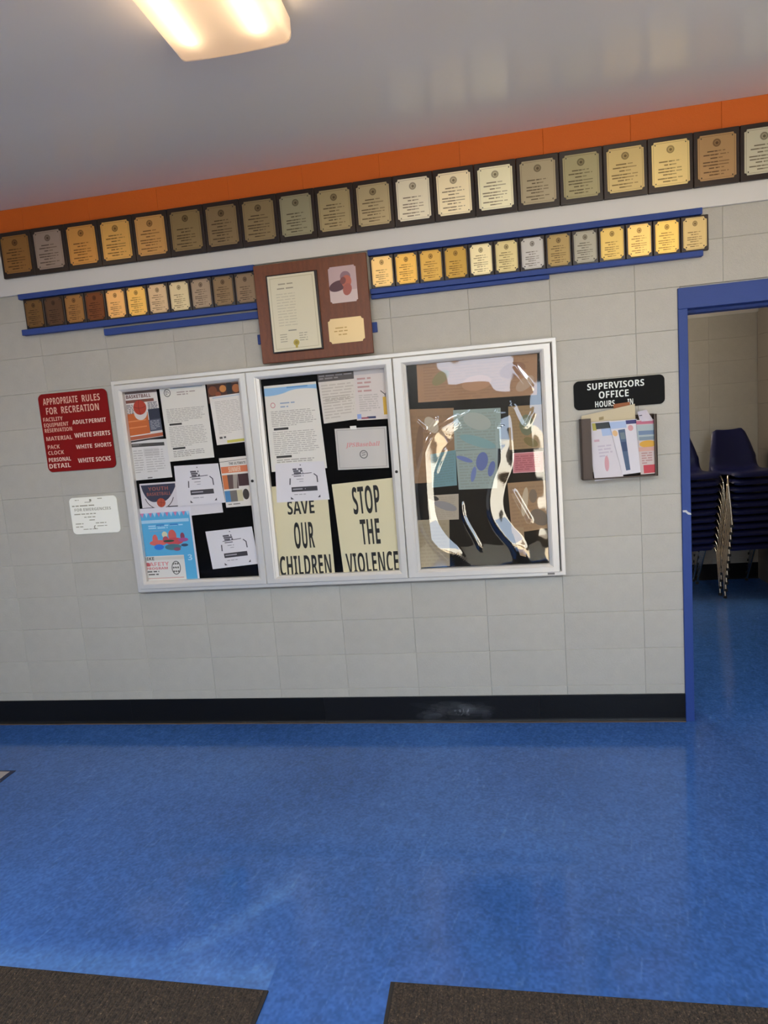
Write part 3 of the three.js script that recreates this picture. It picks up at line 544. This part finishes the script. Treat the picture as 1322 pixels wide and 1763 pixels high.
sheet('flyer', 'small white flyer with red lines and an oval stamp, over the blue poster', [[-1.16, 1.036], [-0.9, 1.036], [-0.9, 0.884], [-1.16, 0.884]], canvasTex(340, 200, (x, w, h) => {
  white(x, w, h, '#dcd9d2'); x.fillStyle = '#cfcabf'; x.fillRect(0, 8, w, 24); fit(x, 'BIKE', 8, 6, 90, 26, '#4d4a46'); x.fillStyle = '#c65a5c'; fit(x, 'SAFETY', 20, 48, 190, 30, '#d98c8c'); x.fillRect(14, 52, 40, 26); fit(x, 'PROGRAM', 20, 86, 180, 20, '#c86868'); rows(x, 24, 116, 180, 1, 18, '#5d5954', 0.55); rows(x, 34, 138, 150, 1, 18, '#5d5954', 0.55); x.fillStyle = '#cfa9a0'; x.fillRect(20, 170, 300, 8);
  x.strokeStyle = '#55524c'; x.lineWidth = 6; x.beginPath(); x.ellipse(266, 98, 34, 50, 0.1, 0, 7); x.stroke(); for (let i = 0; i < 9; i++) { x.fillStyle = '#6b675f'; x.beginPath(); x.ellipse(246 + (i % 3) * 18, 66 + Math.floor(i / 3) * 30, 8, 7, i, 0, 7); x.fill(); }
}), { cat: 'flyer', z: 3 });
sheet('notice', 'white notice printed with a black shield emblem, tilted, lower right of left door', [[-0.753, 1.163], [-0.472, 1.178], [-0.452, 0.962], [-0.734, 0.942]], shieldTex(), { z: 1, cat: 'notice' });
// behind the middle door
sheet('letter', 'tall white letter with a blue wave heading in the middle door', [[-0.318, 1.946], [-0.024, 1.946], [-0.005, 1.477], [-0.322, 1.477]], letterTex('wave'), { z: 1 });
sheet('notice', 'cream sheet with a dark photo heading, top centre of the middle door', [[-0.014, 2.0], [0.195, 2.0], [0.189, 1.728], [0.0, 1.718]], canvasTex(240, 320, (x, w, h) => {
  white(x, w, h, '#d6cfc4'); x.fillStyle = '#55504e'; x.fillRect(0, 10, w, 58); rows(x, 8, 30, 220, 2, 16, '#8d8688', 0.5); rows(x, 14, 88, 210, 12, 18, '#c0b7ab', 0.4); rows(x, 30, 160, 170, 4, 12, '#b4aca0', 0.5);
}), { z: 0 });
sheet('notice', 'pinkish sheet with red print and a yellow bar, top right of the middle door', [[0.187, 2.0], [0.376, 2.0], [0.376, 1.715], [0.184, 1.72]], canvasTex(240, 340, (x, w, h) => {
  white(x, w, h, '#d5ccc6'); x.fillStyle = '#bdb8b8'; x.fillRect(0, 0, w, 50); for (let i = 0; i < 4; i++) rows(x, 20, 70 + i * 26, 170, 1, 22, '#bd9590', 0.5); rows(x, 24, 178, 140, 8, 14, '#bdb5ae', 0.5);
  x.fillStyle = '#d3a93c'; x.fillRect(186, 200, 36, 112); x.strokeStyle = '#4a4648'; x.lineWidth = 5; x.beginPath(); x.moveTo(174, 160); x.lineTo(204, 186); x.lineTo(220, 160); x.moveTo(204, 186); x.lineTo(204, 200); x.stroke();
  x.fillStyle = '#3e4466'; x.fillRect(70, 318, 60, 14); x.fillStyle = '#9a4a58'; x.fillRect(30, 322, 50, 10); x.fillStyle = '#8fa4d4'; x.fillRect(4, 300, 28, 30);
}), { z: 1 });
{
  const lam = thing('laminated_notice', 'laminated white notice with a red name and a round black logo', 'notice', [0.197, 1.569, 0.0125]);
  part(lam, 'print', slab([[-0.141, 0.116], [0.143, 0.108], [0.14, -0.114], [-0.141, -0.107]], 0, 0.0012, (u, v) => 0.004 * Math.pow(Math.sin(u * 6.2 + 0.4), 4)), phy({ color: 0xffffff, roughness: 0.5, clearcoat: 1, clearcoatRoughness: 0.1, map: canvasTex(420, 330, (x, w, h) => {
    white(x, w, h, '#c9c4bd'); x.strokeStyle = '#8d8984'; x.lineWidth = 3; x.strokeRect(16, 14, w - 32, h - 28); x.save(); x.font = 'bold italic 46px serif'; x.fillStyle = '#d68a88'; x.fillText('JPS', 84, 150); x.fillText('Baseball', 158, 150); x.restore();
    x.strokeStyle = '#6f6c68'; x.lineWidth = 8; x.beginPath(); x.arc(222, 214, 30, 0, 7); x.stroke(); x.lineWidth = 6; x.beginPath(); x.moveTo(206, 204); x.lineTo(238, 200); x.moveTo(206, 222); x.lineTo(238, 216); x.stroke();
  }) }));
  part(lam, 'tape', slab([[-0.055, 0.124], [-0.02, 0.124], [-0.018, 0.104], [-0.052, 0.106]], 0.0045, 0.0006), paperEdge, undefined, 'scrap of white tape');
}
sheet('notice', 'white notice printed with a black shield emblem, taped over the cream placard', [[-0.297, 1.52], [-0.018, 1.517], [-0.006, 1.304], [-0.309, 1.304]], shieldTex(), { z: 3, cat: 'notice' });
const placard = (lines) => canvasTex(420, 640, (x, w, h) => { white(x, w, h, '#d9cfa9'); for (const [s, l, t, ww, hh] of lines) fit(x, s, l * w, t * h, ww * w, hh * h, '#1d1a17'); });
sheet('placard', 'cream placard lettered SAVE OUR CHILDREN in tall black type', [[-0.336, 1.395], [-0.016, 1.395], [-0.014, 0.873], [-0.35, 0.873]], placard([['SAVE', 0.26, 0.16, 0.5, 0.15], ['OUR', 0.34, 0.395, 0.36, 0.285], ['CHILDREN', 0.045, 0.757, 0.92, 0.225]]), { cat: 'placard', z: 2 });
sheet('placard', 'cream placard lettered STOP THE VIOLENCE in tall black type', [[0.013, 1.385], [0.366, 1.4], [0.362, 0.87], [0.036, 0.873]], placard([['STOP', 0.29, 0.05, 0.45, 0.29], ['THE', 0.37, 0.398, 0.33, 0.275], ['VIOLENCE', 0.07, 0.757, 0.9, 0.225]]), { cat: 'placard', z: 1 });
// behind the right door
const clip = (base, seedTex, blobs = []) => canvasTex(256, 200, (x, w, h) => {
  x.fillStyle = base; x.fillRect(0, 0, w, h); rows(x, 14, 18, w - 28, 12, 15, 'rgba(80,60,40,0.10)', 0.5);
  for (const [c, a, b, r, s] of blobs) { x.fillStyle = c; x.beginPath(); x.ellipse(a * w, b * h, r * w, s * h, 0.3, 0, 7); x.fill(); }
});
sheet('clipping', 'wide browned newspaper clipping across the top of the right door', [[0.525, 1.985], [1.143, 1.98], [1.132, 1.774], [0.52, 1.787]], clip('#a9805c', 1, [['#8d8152', 0.2, 0.4, 0.06, 0.2], ['#93684a', 0.8, 0.35, 0.1, 0.2], ['#b98d6a', 0.5, 0.6, 0.12, 0.2], ['#b59a80', 0.9, 0.7, 0.06, 0.2]]), { cat: 'clipping', z: 1 });
sheet('clipping', 'browned clipping at the left edge of the right door', [[0.462, 1.756], [0.704, 1.744], [0.69, 1.36], [0.462, 1.36]], clip('#96734f', 2, [['#c1b39a', 0.5, 0.22, 0.16, 0.1], ['#7f6044', 0.2, 0.5, 0.08, 0.3]]), { cat: 'clipping', z: 0 });
sheet('clipping', 'brown clipping with a greenish picture, right edge above the pink card', [[0.984, 1.727], [1.164, 1.724], [1.162, 1.502], [0.979, 1.503]], clip('#9a7d52', 3, [['#6f7456', 0.5, 0.45, 0.2, 0.24], ['#8f9a8a', 0.5, 0.4, 0.1, 0.12], ['#7a6a36', 0.6, 0.85, 0.2, 0.1]]), { cat: 'clipping', z: 0 });
sheet('card', 'small pink card at the right edge of the right door', [[0.995, 1.485], [1.149, 1.484], [1.147, 1.378], [0.991, 1.38]], canvasTex(200, 140, (x, w, h) => { x.fillStyle = '#c9767c'; x.fillRect(0, 0, w, h); rows(x, 16, 22, 168, 7, 15, 'rgba(130,50,60,0.45)', 0.5); x.strokeStyle = '#dca3a4'; x.lineWidth = 8; x.strokeRect(2, 2, w - 4, h - 4); }), { cat: 'card', z: 0 });
sheet('clipping', 'brown clipping with a faint grey figure, lower right of the right door', [[0.959, 1.33], [1.164, 1.332], [1.164, 1.079], [0.968, 1.06]], clip('#a2805a', 4, [['#7d6a54', 0.62, 0.3, 0.1, 0.14], ['#6f6152', 0.75, 0.75, 0.24, 0.16], ['#c4b294', 0.4, 0.4, 0.08, 0.3]]), { cat: 'clipping', z: 0 });
sheet('clipping', 'tan strip below the lower right clipping, hanging to the case foot', [[0.965, 1.09], [1.03, 1.09], [1.035, 0.93], [1.005, 0.94]], clip('#a88a64', 5), { cat: 'clipping', z: 1 });
sheet('clipping', 'grey and beige clipping under the teal paper, left half of the right door', [[0.537, 1.29], [0.7, 1.29], [0.693, 1.152], [0.545, 1.155]], clip('#b5a893', 6, [['#8f8d8c', 0.55, 0.45, 0.4, 0.16], ['#2d2723', 0.15, 0.1, 0.2, 0.1]]), { cat: 'clipping', z: 1 });
sheet('clipping', 'beige clipping in the lower left corner of the right door', [[0.462, 1.16], [0.642, 1.158], [0.628, 0.899], [0.462, 0.897]], clip('#a39476', 7), { cat: 'clipping', z: 0 });
sheet('paper', 'pale teal paper in the middle of the right door, upper of two', [[0.7, 1.732], [0.945, 1.724], [0.937, 1.514], [0.695, 1.52]], clip('#93a59d', 8, [['#7fa3a3', 0.5, 0.8, 0.4, 0.12], ['#a6aea4', 0.5, 0.3, 0.3, 0.2]]), { z: 2 });
sheet('paper', 'pale paper with blue brush marks under the upper teal paper', [[0.7, 1.518], [0.92, 1.514], [0.905, 1.307], [0.703, 1.312]], clip('#97a69f', 9, [['#5d6da4', 0.62, 0.3, 0.14, 0.24], ['#6a7ab0', 0.2, 0.22, 0.2, 0.06], ['#6f80b4', 0.4, 0.62, 0.06, 0.2], ['#5d6da4', 0.85, 0.5, 0.08, 0.2]]), { z: 2 });
sheet('paper', 'small deep teal paper left of the sheet with blue marks', [[0.565, 1.51], [0.7, 1.524], [0.695, 1.336], [0.562, 1.332]], clip('#6c9499', 10), { z: 1 });

// ------------------------------------------------------------------ signs on the wall
function signPlate(name, label, category, x0, x1, y0, y1, r, d, faceMat, edgeMat, z = 0.0008, rot = 0) {
  const w = x1 - x0, h = y1 - y0;
  const t = solo(name, label, category, plateGeometry(roundedShape(w, h, r), w, h, d, 0.0008, 6), [faceMat, edgeMat], [(x0 + x1) / 2, (y0 + y1) / 2, z + 0.0008]); t.rotation.z = rot; return t;
}
{
  const red = canvasTex(512, 528, (x, w, h) => {
    x.fillStyle = '#860a08'; x.fillRect(0, 0, w, h); const c = '#e3b49e', d = '#f0d3c0';
    fit(x, 'APPROPRIATE', 34, 30, 262, 44, c); fit(x, 'RULES', 322, 30, 138, 44, c); fit(x, 'FOR', 44, 92, 88, 46, c); fit(x, 'RECREATION', 158, 92, 288, 46, c);
    [['FACILITY', 158, 150], ['EQUIPMENT', 196, 188], ['RESERVATION', 232, 212]].forEach(([s, y, ww]) => fit(x, s, 14, y, ww, 26, c));
    fit(x, 'ADULT', 232, 190, 116, 28, d); fit(x, 'PERMIT', 352, 190, 130, 28, d); fit(x, 'MATERIAL', 16, 286, 200, 28, c); fit(x, 'WHITE', 234, 278, 130, 30, d); fit(x, 'SHIRTS', 372, 278, 128, 30, d);
    fit(x, 'PACK', 18, 344, 94, 26, c); fit(x, 'CLOCK', 16, 384, 122, 26, c); fit(x, 'WHITE', 234, 356, 122, 28, d); fit(x, 'SHORTS', 372, 356, 126, 28, d); fit(x, 'PERSONAL', 12, 430, 172, 28, d); fit(x, 'DETAIL', 8, 472, 168, 30, d); fit(x, 'WHITE', 234, 448, 122, 30, d); fit(x, 'SOCKS', 366, 448, 114, 30, d);
  });
  signPlate('wall_sign', 'square red plastic sign with white lettering, left of the notice case', 'sign', -1.691, -1.254, 1.567, 2.02, 0.03, 0.004, phy({ color: 0xffffff, map: red, roughness: 0.6, specularIntensity: 0.4 }), std({ color: lin(110, 18, 15), roughness: 0.4 }));
  const ivory = canvasTex(400, 290, (x, w, h) => {
    x.fillStyle = '#fdfbee'; x.fillRect(0, 0, w, h); const c = '#a49e86';
    rows(x, 50, 18, 60, 1, 14, c); rows(x, 240, 14, 70, 1, 14, c); x.fillStyle = '#8c866e'; x.fillRect(172, 18, 16, 18); rows(x, 130, 38, 90, 1, 12, c); rows(x, 20, 62, 340, 1, 16, c, 0.55); fit(x, 'FOR EMERGENCIES', 34, 86, 310, 22, '#b1ab94'); rows(x, 30, 128, 330, 1, 15, c, 0.5); rows(x, 110, 154, 170, 1, 15, c, 0.45); rows(x, 150, 178, 90, 1, 15, c, 0.45); rows(x, 30, 204, 120, 1, 13, c, 0.5); rows(x, 200, 204, 160, 1, 13, c, 0.5); rows(x, 30, 228, 110, 1, 13, c, 0.5); rows(x, 210, 228, 150, 1, 13, c, 0.4); rows(x, 90, 250, 220, 1, 13, c, 0.4);
    x.strokeStyle = '#8c866e'; x.lineWidth = 7; x.beginPath(); x.arc(196, 240, 12, 1.6, 4.6); x.stroke();
  });
  signPlate('wall_sign', 'small ivory sign with grey print, under the red sign', 'sign', -1.588, -1.281, 1.188, 1.407, 0.026, 0.003, std({ color: 0xffffff, map: ivory, roughness: 0.45 }), std({ color: lin(236, 232, 215), roughness: 0.45 }));
  const sup = canvasTex(880, 290, (x, w, h) => { x.fillStyle = '#060606'; x.fillRect(0, 0, w, h); fit(x, 'SUPERVISORS', 130, 30, 560, 66, '#eef2ec'); fit(x, 'OFFICE', 240, 118, 300, 70, '#eef2ec'); fit(x, 'HOURS', 200, 214, 200, 60, '#eef2ec'); fit(x, 'IN', 520, 214, 60, 60, '#eef2ec'); });
  signPlate('door_sign', 'black rounded sign lettered SUPERVISORS OFFICE above the wall pocket', 'sign', 1.315, 1.753, 1.678, 1.823, 0.026, 0.005, phy({ color: 0xffffff, map: sup, roughness: 0.55, specularIntensity: 0.3 }), std({ color: lin(8, 8, 8), roughness: 0.5 }));
}

// ------------------------------------------------------------------ wall pocket with papers
{
  const t = thing('wall_pocket', 'brown open-front paper pocket on the wall beside the door', 'wall pocket', [1.517, 1.323, 0.001]);
  const brown = std({ color: new THREE.Color().setRGB(0.075, 0.048, 0.034), roughness: 0.55 });
  part(t, 'back_panel', rbx(-0.182, 0.182, 0, 0.31, 0, 0.006, 0.002), brown);
  part(t, 'side_panel', rbx(-0.182, -0.174, 0, 0.31, 0.004, 0.06, 0.002), brown); part(t, 'side_panel', rbx(0.174, 0.182, 0, 0.308, 0.004, 0.06, 0.002), brown);
  part(t, 'bottom_panel', rbx(-0.182, 0.182, 0, 0.007, 0.004, 0.06, 0.002), brown);
  part(t, 'front_flange', rbx(-0.182, -0.132, 0, 0.31, 0.055, 0.06, 0.002), brown); part(t, 'front_flange', rbx(0.168, 0.182, 0, 0.308, 0.055, 0.06, 0.002), brown);
  const lean = (name, label, c, z0, tex, cat, k = 0.03, curl = 0.004) => { const cx = c.reduce((s, p) => s + p[0], 0) / 4, cy = c.reduce((s, p) => s + p[1], 0) / 4; return solo(name, label, cat, slab(c.map(([x, y]) => [x - cx, y - cy]), 0, 0.0009, (u, v) => k * (v - 0.5) + curl * Math.sin(u * 3.1)), std({ color: 0xffffff, map: tex, roughness: 0.6 }), [cx, cy, z0]); };
  const plain = (c, f) => canvasTex(160, 160, (x, w, h) => { x.fillStyle = c; x.fillRect(0, 0, w, h); f?.(x, w, h); });
  lean('envelope', 'rust brown folder standing behind the cream folder in the wall pocket', [[1.506, 1.695], [1.585, 1.7], [1.59, 1.4], [1.506, 1.4]], 0.014, plain('#9c5a2e'), 'folder', 0.012, 0.001);
  lean('folder', 'cream folder sticking up out of the wall pocket', [[1.345, 1.648], [1.606, 1.688], [1.606, 1.36], [1.36, 1.36]], 0.026, plain('#cbbd9c', (x) => { x.fillStyle = '#9c8a64'; x.fillRect(52, 14, 14, 8); }), 'folder', 0.012, 0.001);
  lean('flyer', 'white flyer with a yellow and black picture, left in the wall pocket', [[1.366, 1.612], [1.485, 1.614], [1.535, 1.325], [1.395, 1.315]], 0.042, canvasTex(200, 320, (x, w, h) => { white(x, w, h, '#d4ced3'); x.fillStyle = '#b8ad4e'; x.fillRect(44, 6, 30, 40); x.fillStyle = '#2f3538'; x.fillRect(72, 6, 128, 34); x.fillStyle = '#a9bcdc'; x.fillRect(110, 40, 90, 40); x.fillStyle = '#c5a0ac'; x.fillRect(40, 96, 40, 12); x.fillStyle = '#cf9ca2'; x.beginPath(); x.ellipse(104, 232, 16, 44, 0.2, 0, 7); x.fill(); rows(x, 60, 130, 110, 4, 18, '#c2b8c4', 0.5); }), 'flyer', 0.018, 0.003);
  lean('flyer', 'white flyer with a dark blue upright bar, centre of the wall pocket', [[1.475, 1.612], [1.61, 1.612], [1.617, 1.345], [1.53, 1.338]], 0.046, canvasTex(220, 400, (x, w, h) => { white(x, w, h, '#d9d5da'); x.fillStyle = '#a9bcdc'; x.fillRect(0, 8, 130, 50); x.fillStyle = '#38386e'; x.fillRect(130, 4, 90, 28); x.fillStyle = '#4a5f7c'; x.beginPath(); x.moveTo(56, 70); x.lineTo(114, 66); x.lineTo(104, 370); x.lineTo(54, 372); x.fill(); x.fillStyle = '#2f4468'; x.fillRect(62, 160, 44, 70); x.fillStyle = '#6d7d84'; x.fillRect(66, 90, 40, 50); x.fillStyle = '#e0b884'; x.beginPath(); x.arc(26, 92, 22, 0, 7); x.fill(); x.fillStyle = '#d09a9c'; x.beginPath(); x.arc(162, 62, 22, 0, 7); x.fill(); }), 'flyer', 0.012, 0.002);
  lean('brochure', 'colourful brochure with grey, yellow and red bands, right in the wall pocket', [[1.604, 1.607], [1.69, 1.605], [1.69, 1.335], [1.618, 1.333]], 0.05, canvasTex(140, 400, (x, w, h) => { x.fillStyle = '#c9b9b4'; x.fillRect(0, 0, w, h); x.fillStyle = '#c06a80'; x.fillRect(0, 8, w, 24); x.fillStyle = '#a8b4b6'; x.fillRect(0, 36, w, 110); x.fillStyle = '#6f84a0'; x.fillRect(10, 80, w - 10, 30); x.fillStyle = '#7f8f9a'; x.fillRect(10, 124, w, 26); x.fillStyle = '#d6a23a'; x.beginPath(); x.ellipse(80, 178, 70, 26, 0, 0, 7); x.fill(); x.fillStyle = '#cfa294'; x.fillRect(0, 200, w, 30); rows(x, 20, 240, 100, 5, 18, '#b58a86', 0.5); x.fillStyle = '#c4424c'; x.fillRect(30, 332, 110, 60); }), 'brochure', 0.004, 0.001);
  lean('note', 'crumpled pale slip of paper at the top right of the wall pocket', [[1.612, 1.648], [1.655, 1.655], [1.686, 1.598], [1.622, 1.598]], 0.045, plain('#c9c2cb', (x) => { x.fillStyle = '#4a4650'; x.fillRect(10, 60, 40, 12); }), 'paper', 0.004, 0.006);
}

// ------------------------------------------------------------------ stacked chairs in the store room
function shellGeometry() {
  // profile from the front lip of the seat over the bend to the top of the back: [z, y, half width, dish]
  const prof = [[0.205, 0.405, 0.185, 0.0], [0.21, 0.43, 0.196, 0.002], [0.19, 0.445, 0.205, 0.006], [0.12, 0.445, 0.212, 0.014], [0.03, 0.438, 0.214, 0.018], [-0.07, 0.434, 0.21, 0.02], [-0.14, 0.442, 0.206, 0.022], [-0.18, 0.47, 0.203, 0.024], [-0.2, 0.52, 0.2, 0.026], [-0.213, 0.58, 0.192, 0.026], [-0.23, 0.65, 0.176, 0.024], [-0.25, 0.72, 0.158, 0.02], [-0.264, 0.765, 0.145, 0.016], [-0.272, 0.785, 0.128, 0.012], [-0.282, 0.784, 0.122, 0.01]];
  const cs = new THREE.CatmullRomCurve3(prof.map((p) => V(p[0], p[1], p[2]))), ds = new THREE.CatmullRomCurve3(prof.map((p) => V(p[3], 0, 0)));
  const nu = 16, nv = 40, P = [], I = [];
  for (let j = 0; j <= nv; j++) {
    const t = j / nv, a = cs.getPoint(t), n = cs.getTangent(t), d = ds.getPoint(t).x, ny = -n.x, nz = n.y, l = Math.hypot(ny, nz);  // normal points up / forward
    for (let i = 0; i <= nu; i++) {
      const u = i / nu * 2 - 1, e = Math.abs(u), lip = e > 0.86 ? -0.22 * (e - 0.86) * 0.9 : 0, k = d * u * u + lip;
      P.push(a.z * u, a.y + ny / l * k, a.x + nz / l * k);
    }
  }
  for (let j = 0; j < nv; j++) for (let i = 0; i < nu; i++) { const a = j * (nu + 1) + i, b = a + 1, c = a + nu + 1, e = c + 1; I.push(a, b, e, a, e, c); }
  const g = new THREE.BufferGeometry(); g.setAttribute('position', new THREE.Float32BufferAttribute(P, 3)); g.setIndex(I); g.computeVertexNormals();
  // give it 4 mm thickness
  const q = g.attributes.position.count, pos = [...P], idx = [...I], nr = g.attributes.normal;
  for (let k = 0; k < q; k++) pos.push(P[k * 3] - nr.getX(k) * 0.004, P[k * 3 + 1] - nr.getY(k) * 0.004, P[k * 3 + 2] - nr.getZ(k) * 0.004);
  for (let k = 0; k < I.length; k += 3) idx.push(I[k] + q, I[k + 2] + q, I[k + 1] + q);
  const edge = []; for (let i = 0; i < nu; i++) edge.push([i, i + 1], [(nv) * (nu + 1) + i + 1, nv * (nu + 1) + i]);
  for (let j = 0; j < nv; j++) edge.push([(j + 1) * (nu + 1), j * (nu + 1)], [j * (nu + 1) + nu, (j + 1) * (nu + 1) + nu]);
  for (const [a, b] of edge) idx.push(a + q, b + q, b, a + q, b, a);
  const s = new THREE.BufferGeometry(); s.setAttribute('position', new THREE.Float32BufferAttribute(pos, 3)); s.setIndex(idx);
  return toCreasedNormals(s, 0.9);
}
{
  const t = thing('stacking_chair', 'x', 'chair', [0, 0, 0], 'blue chairs stacked in the store room');
  part(t, 'seat_shell', shellGeometry(), chairBlue);
  const foot = new THREE.CylinderGeometry(0.013, 0.014, 0.022, 10);
  for (const s of [-1, 1]) {
    const f = part(t, 'leg', tube([[s * 0.17, 0.425, 0.06], [s * 0.216, 0.418, 0.13], [s * 0.23, 0.36, 0.155], [s * 0.228, 0.18, 0.185], [s * 0.228, 0.012, 0.21]], 0.0085, 28), chrome);
    part(f, 'foot_glide', foot, footBlack, [s * 0.228, 0.011, 0.21]);
    const r = part(t, 'leg', tube([[s * 0.17, 0.42, -0.05], [s * 0.21, 0.412, -0.1], [s * 0.222, 0.36, -0.135], [s * 0.228, 0.18, -0.215], [s * 0.23, 0.012, -0.295]], 0.0085, 28), chrome);
    part(r, 'foot_glide', foot, footBlack, [s * 0.23, 0.011, -0.295]);
    part(t, 'seat_bar', tube([[s * 0.17, 0.425, 0.06], [s * 0.165, 0.424, 0.0], [s * 0.17, 0.42, -0.05]], 0.0105, 10), chrome);
  }
  let first = true;
  const stack = (x, z, turn, n, where) => {
    for (let i = 0; i < n; i++) {
      const o = first ? t : t.clone(); if (!first) { o.name = numbered('stacking_chair'); scene.add(o); } first = false;
      const d = 0.012 * i; o.position.set(x + Math.sin(turn) * d, 0.0005 + 0.0635 * i, z + Math.cos(turn) * d); o.rotation.y = turn;
      o.userData = { category: 'chair', group: 'blue chairs stacked in the store room', label: `blue chrome-legged chair, ${i === n - 1 ? 'topmost' : i === 0 ? 'lowest' : ORD[i] + ' from the floor'} in the ${where}` };
    }
  };
  stack(3.01, -2.5, 0.14, 11, 'right doorway stack');
  stack(2.55, -2.53, 0.14, 11, 'left stack hidden by the door frame');
}

// ------------------------------------------------------------------ floor mats and the inlaid floor marking
{
  const matTone = dataTex(512, (u, v) => { const f = N4(u * 2, v * 2), m = N3(u, v), k = 0.42 + 0.85 * f + 0.5 * (m - 0.5) + (f * m > 0.68 ? 0.9 : 0); return [0.275 * k, 0.222 * k, 0.175 * k]; }, true, [1.6, 1.6]);
  const fuzz = dataTex(256, (u, v) => 0.6 * N4(u, v) + 0.4 * N3(u, v), false, [5, 5]);
  const pile = std({ color: 0xffffff, map: matTone, roughness: 0.97, bumpMap: fuzz, bumpScale: 0.005 });
  const edging = std({ color: lin(38, 33, 30), roughness: 0.85 });
  const mat = (label, x, z, w, l, turn) => {
    const t = thing('floor_mat', label, 'floor mat', [x + w / 2, 0.0005, z + l / 2]); t.rotation.y = turn;
    // ribbed pile: section across the mat, swept along its length
    const q = [], n = Math.round(w / 0.0155), X0 = -w / 2 + 0.012, W = w - 0.024, Z0 = -l / 2 + 0.008, Z1 = l / 2 - 0.012; let prev = [X0, 0.001];
    for (let i = 0; i < n; i++) { const a = X0 + W * i / n, s = W / n; for (const p of [[a + s * 0.12, 0.0105], [a + s * 0.5, 0.0125], [a + s * 0.86, 0.0105], [a + s, 0.0085]]) { q.push([[prev[0], prev[1], Z1], [p[0], p[1], Z1], [p[0], p[1], Z0], [prev[0], prev[1], Z0]]); q.push([[p[0], p[1], Z0], [p[0], 0.001, Z0], [prev[0], 0.001, Z0], [prev[0], prev[1], Z0]]); prev = p; } }
    part(t, 'pile', fromQuads(q, (p) => [p[0], p[2]]), pile);
    part(t, 'edging', rbx(-w / 2, w / 2, 0, 0.006, -l / 2, l / 2, 0.002), edging);
  };
  mat('brown carpet floor mat at the lower left', -1.13, 1.752, 1.215, 1.83, -0.026);
  mat('brown ribbed floor mat at the lower right', 0.468, 1.716, 1.22, 1.83, -0.008);
  const m = thing('floor_marking', 'grey floor square with a dark blue border at the left edge', 'floor marking', [-2.1, 0.0004, 0.911]);
  part(m, 'border', bx(-0.365, 0.365, 0, 0.0008, -0.36, 0.36), std({ color: lin(22, 30, 66), roughness: 0.4 }));
  part(m, 'field', bx(-0.335, 0.335, 0.0008, 0.0016, -0.348, 0.33), std({ color: lin(158, 146, 142), roughness: 0.4 }));
}

// ------------------------------------------------------------------ shadows, render
scene.traverse((o) => { if (o.isMesh) { o.castShadow = true; o.receiveShadow = true; } });
renderer.render(scene, camera);
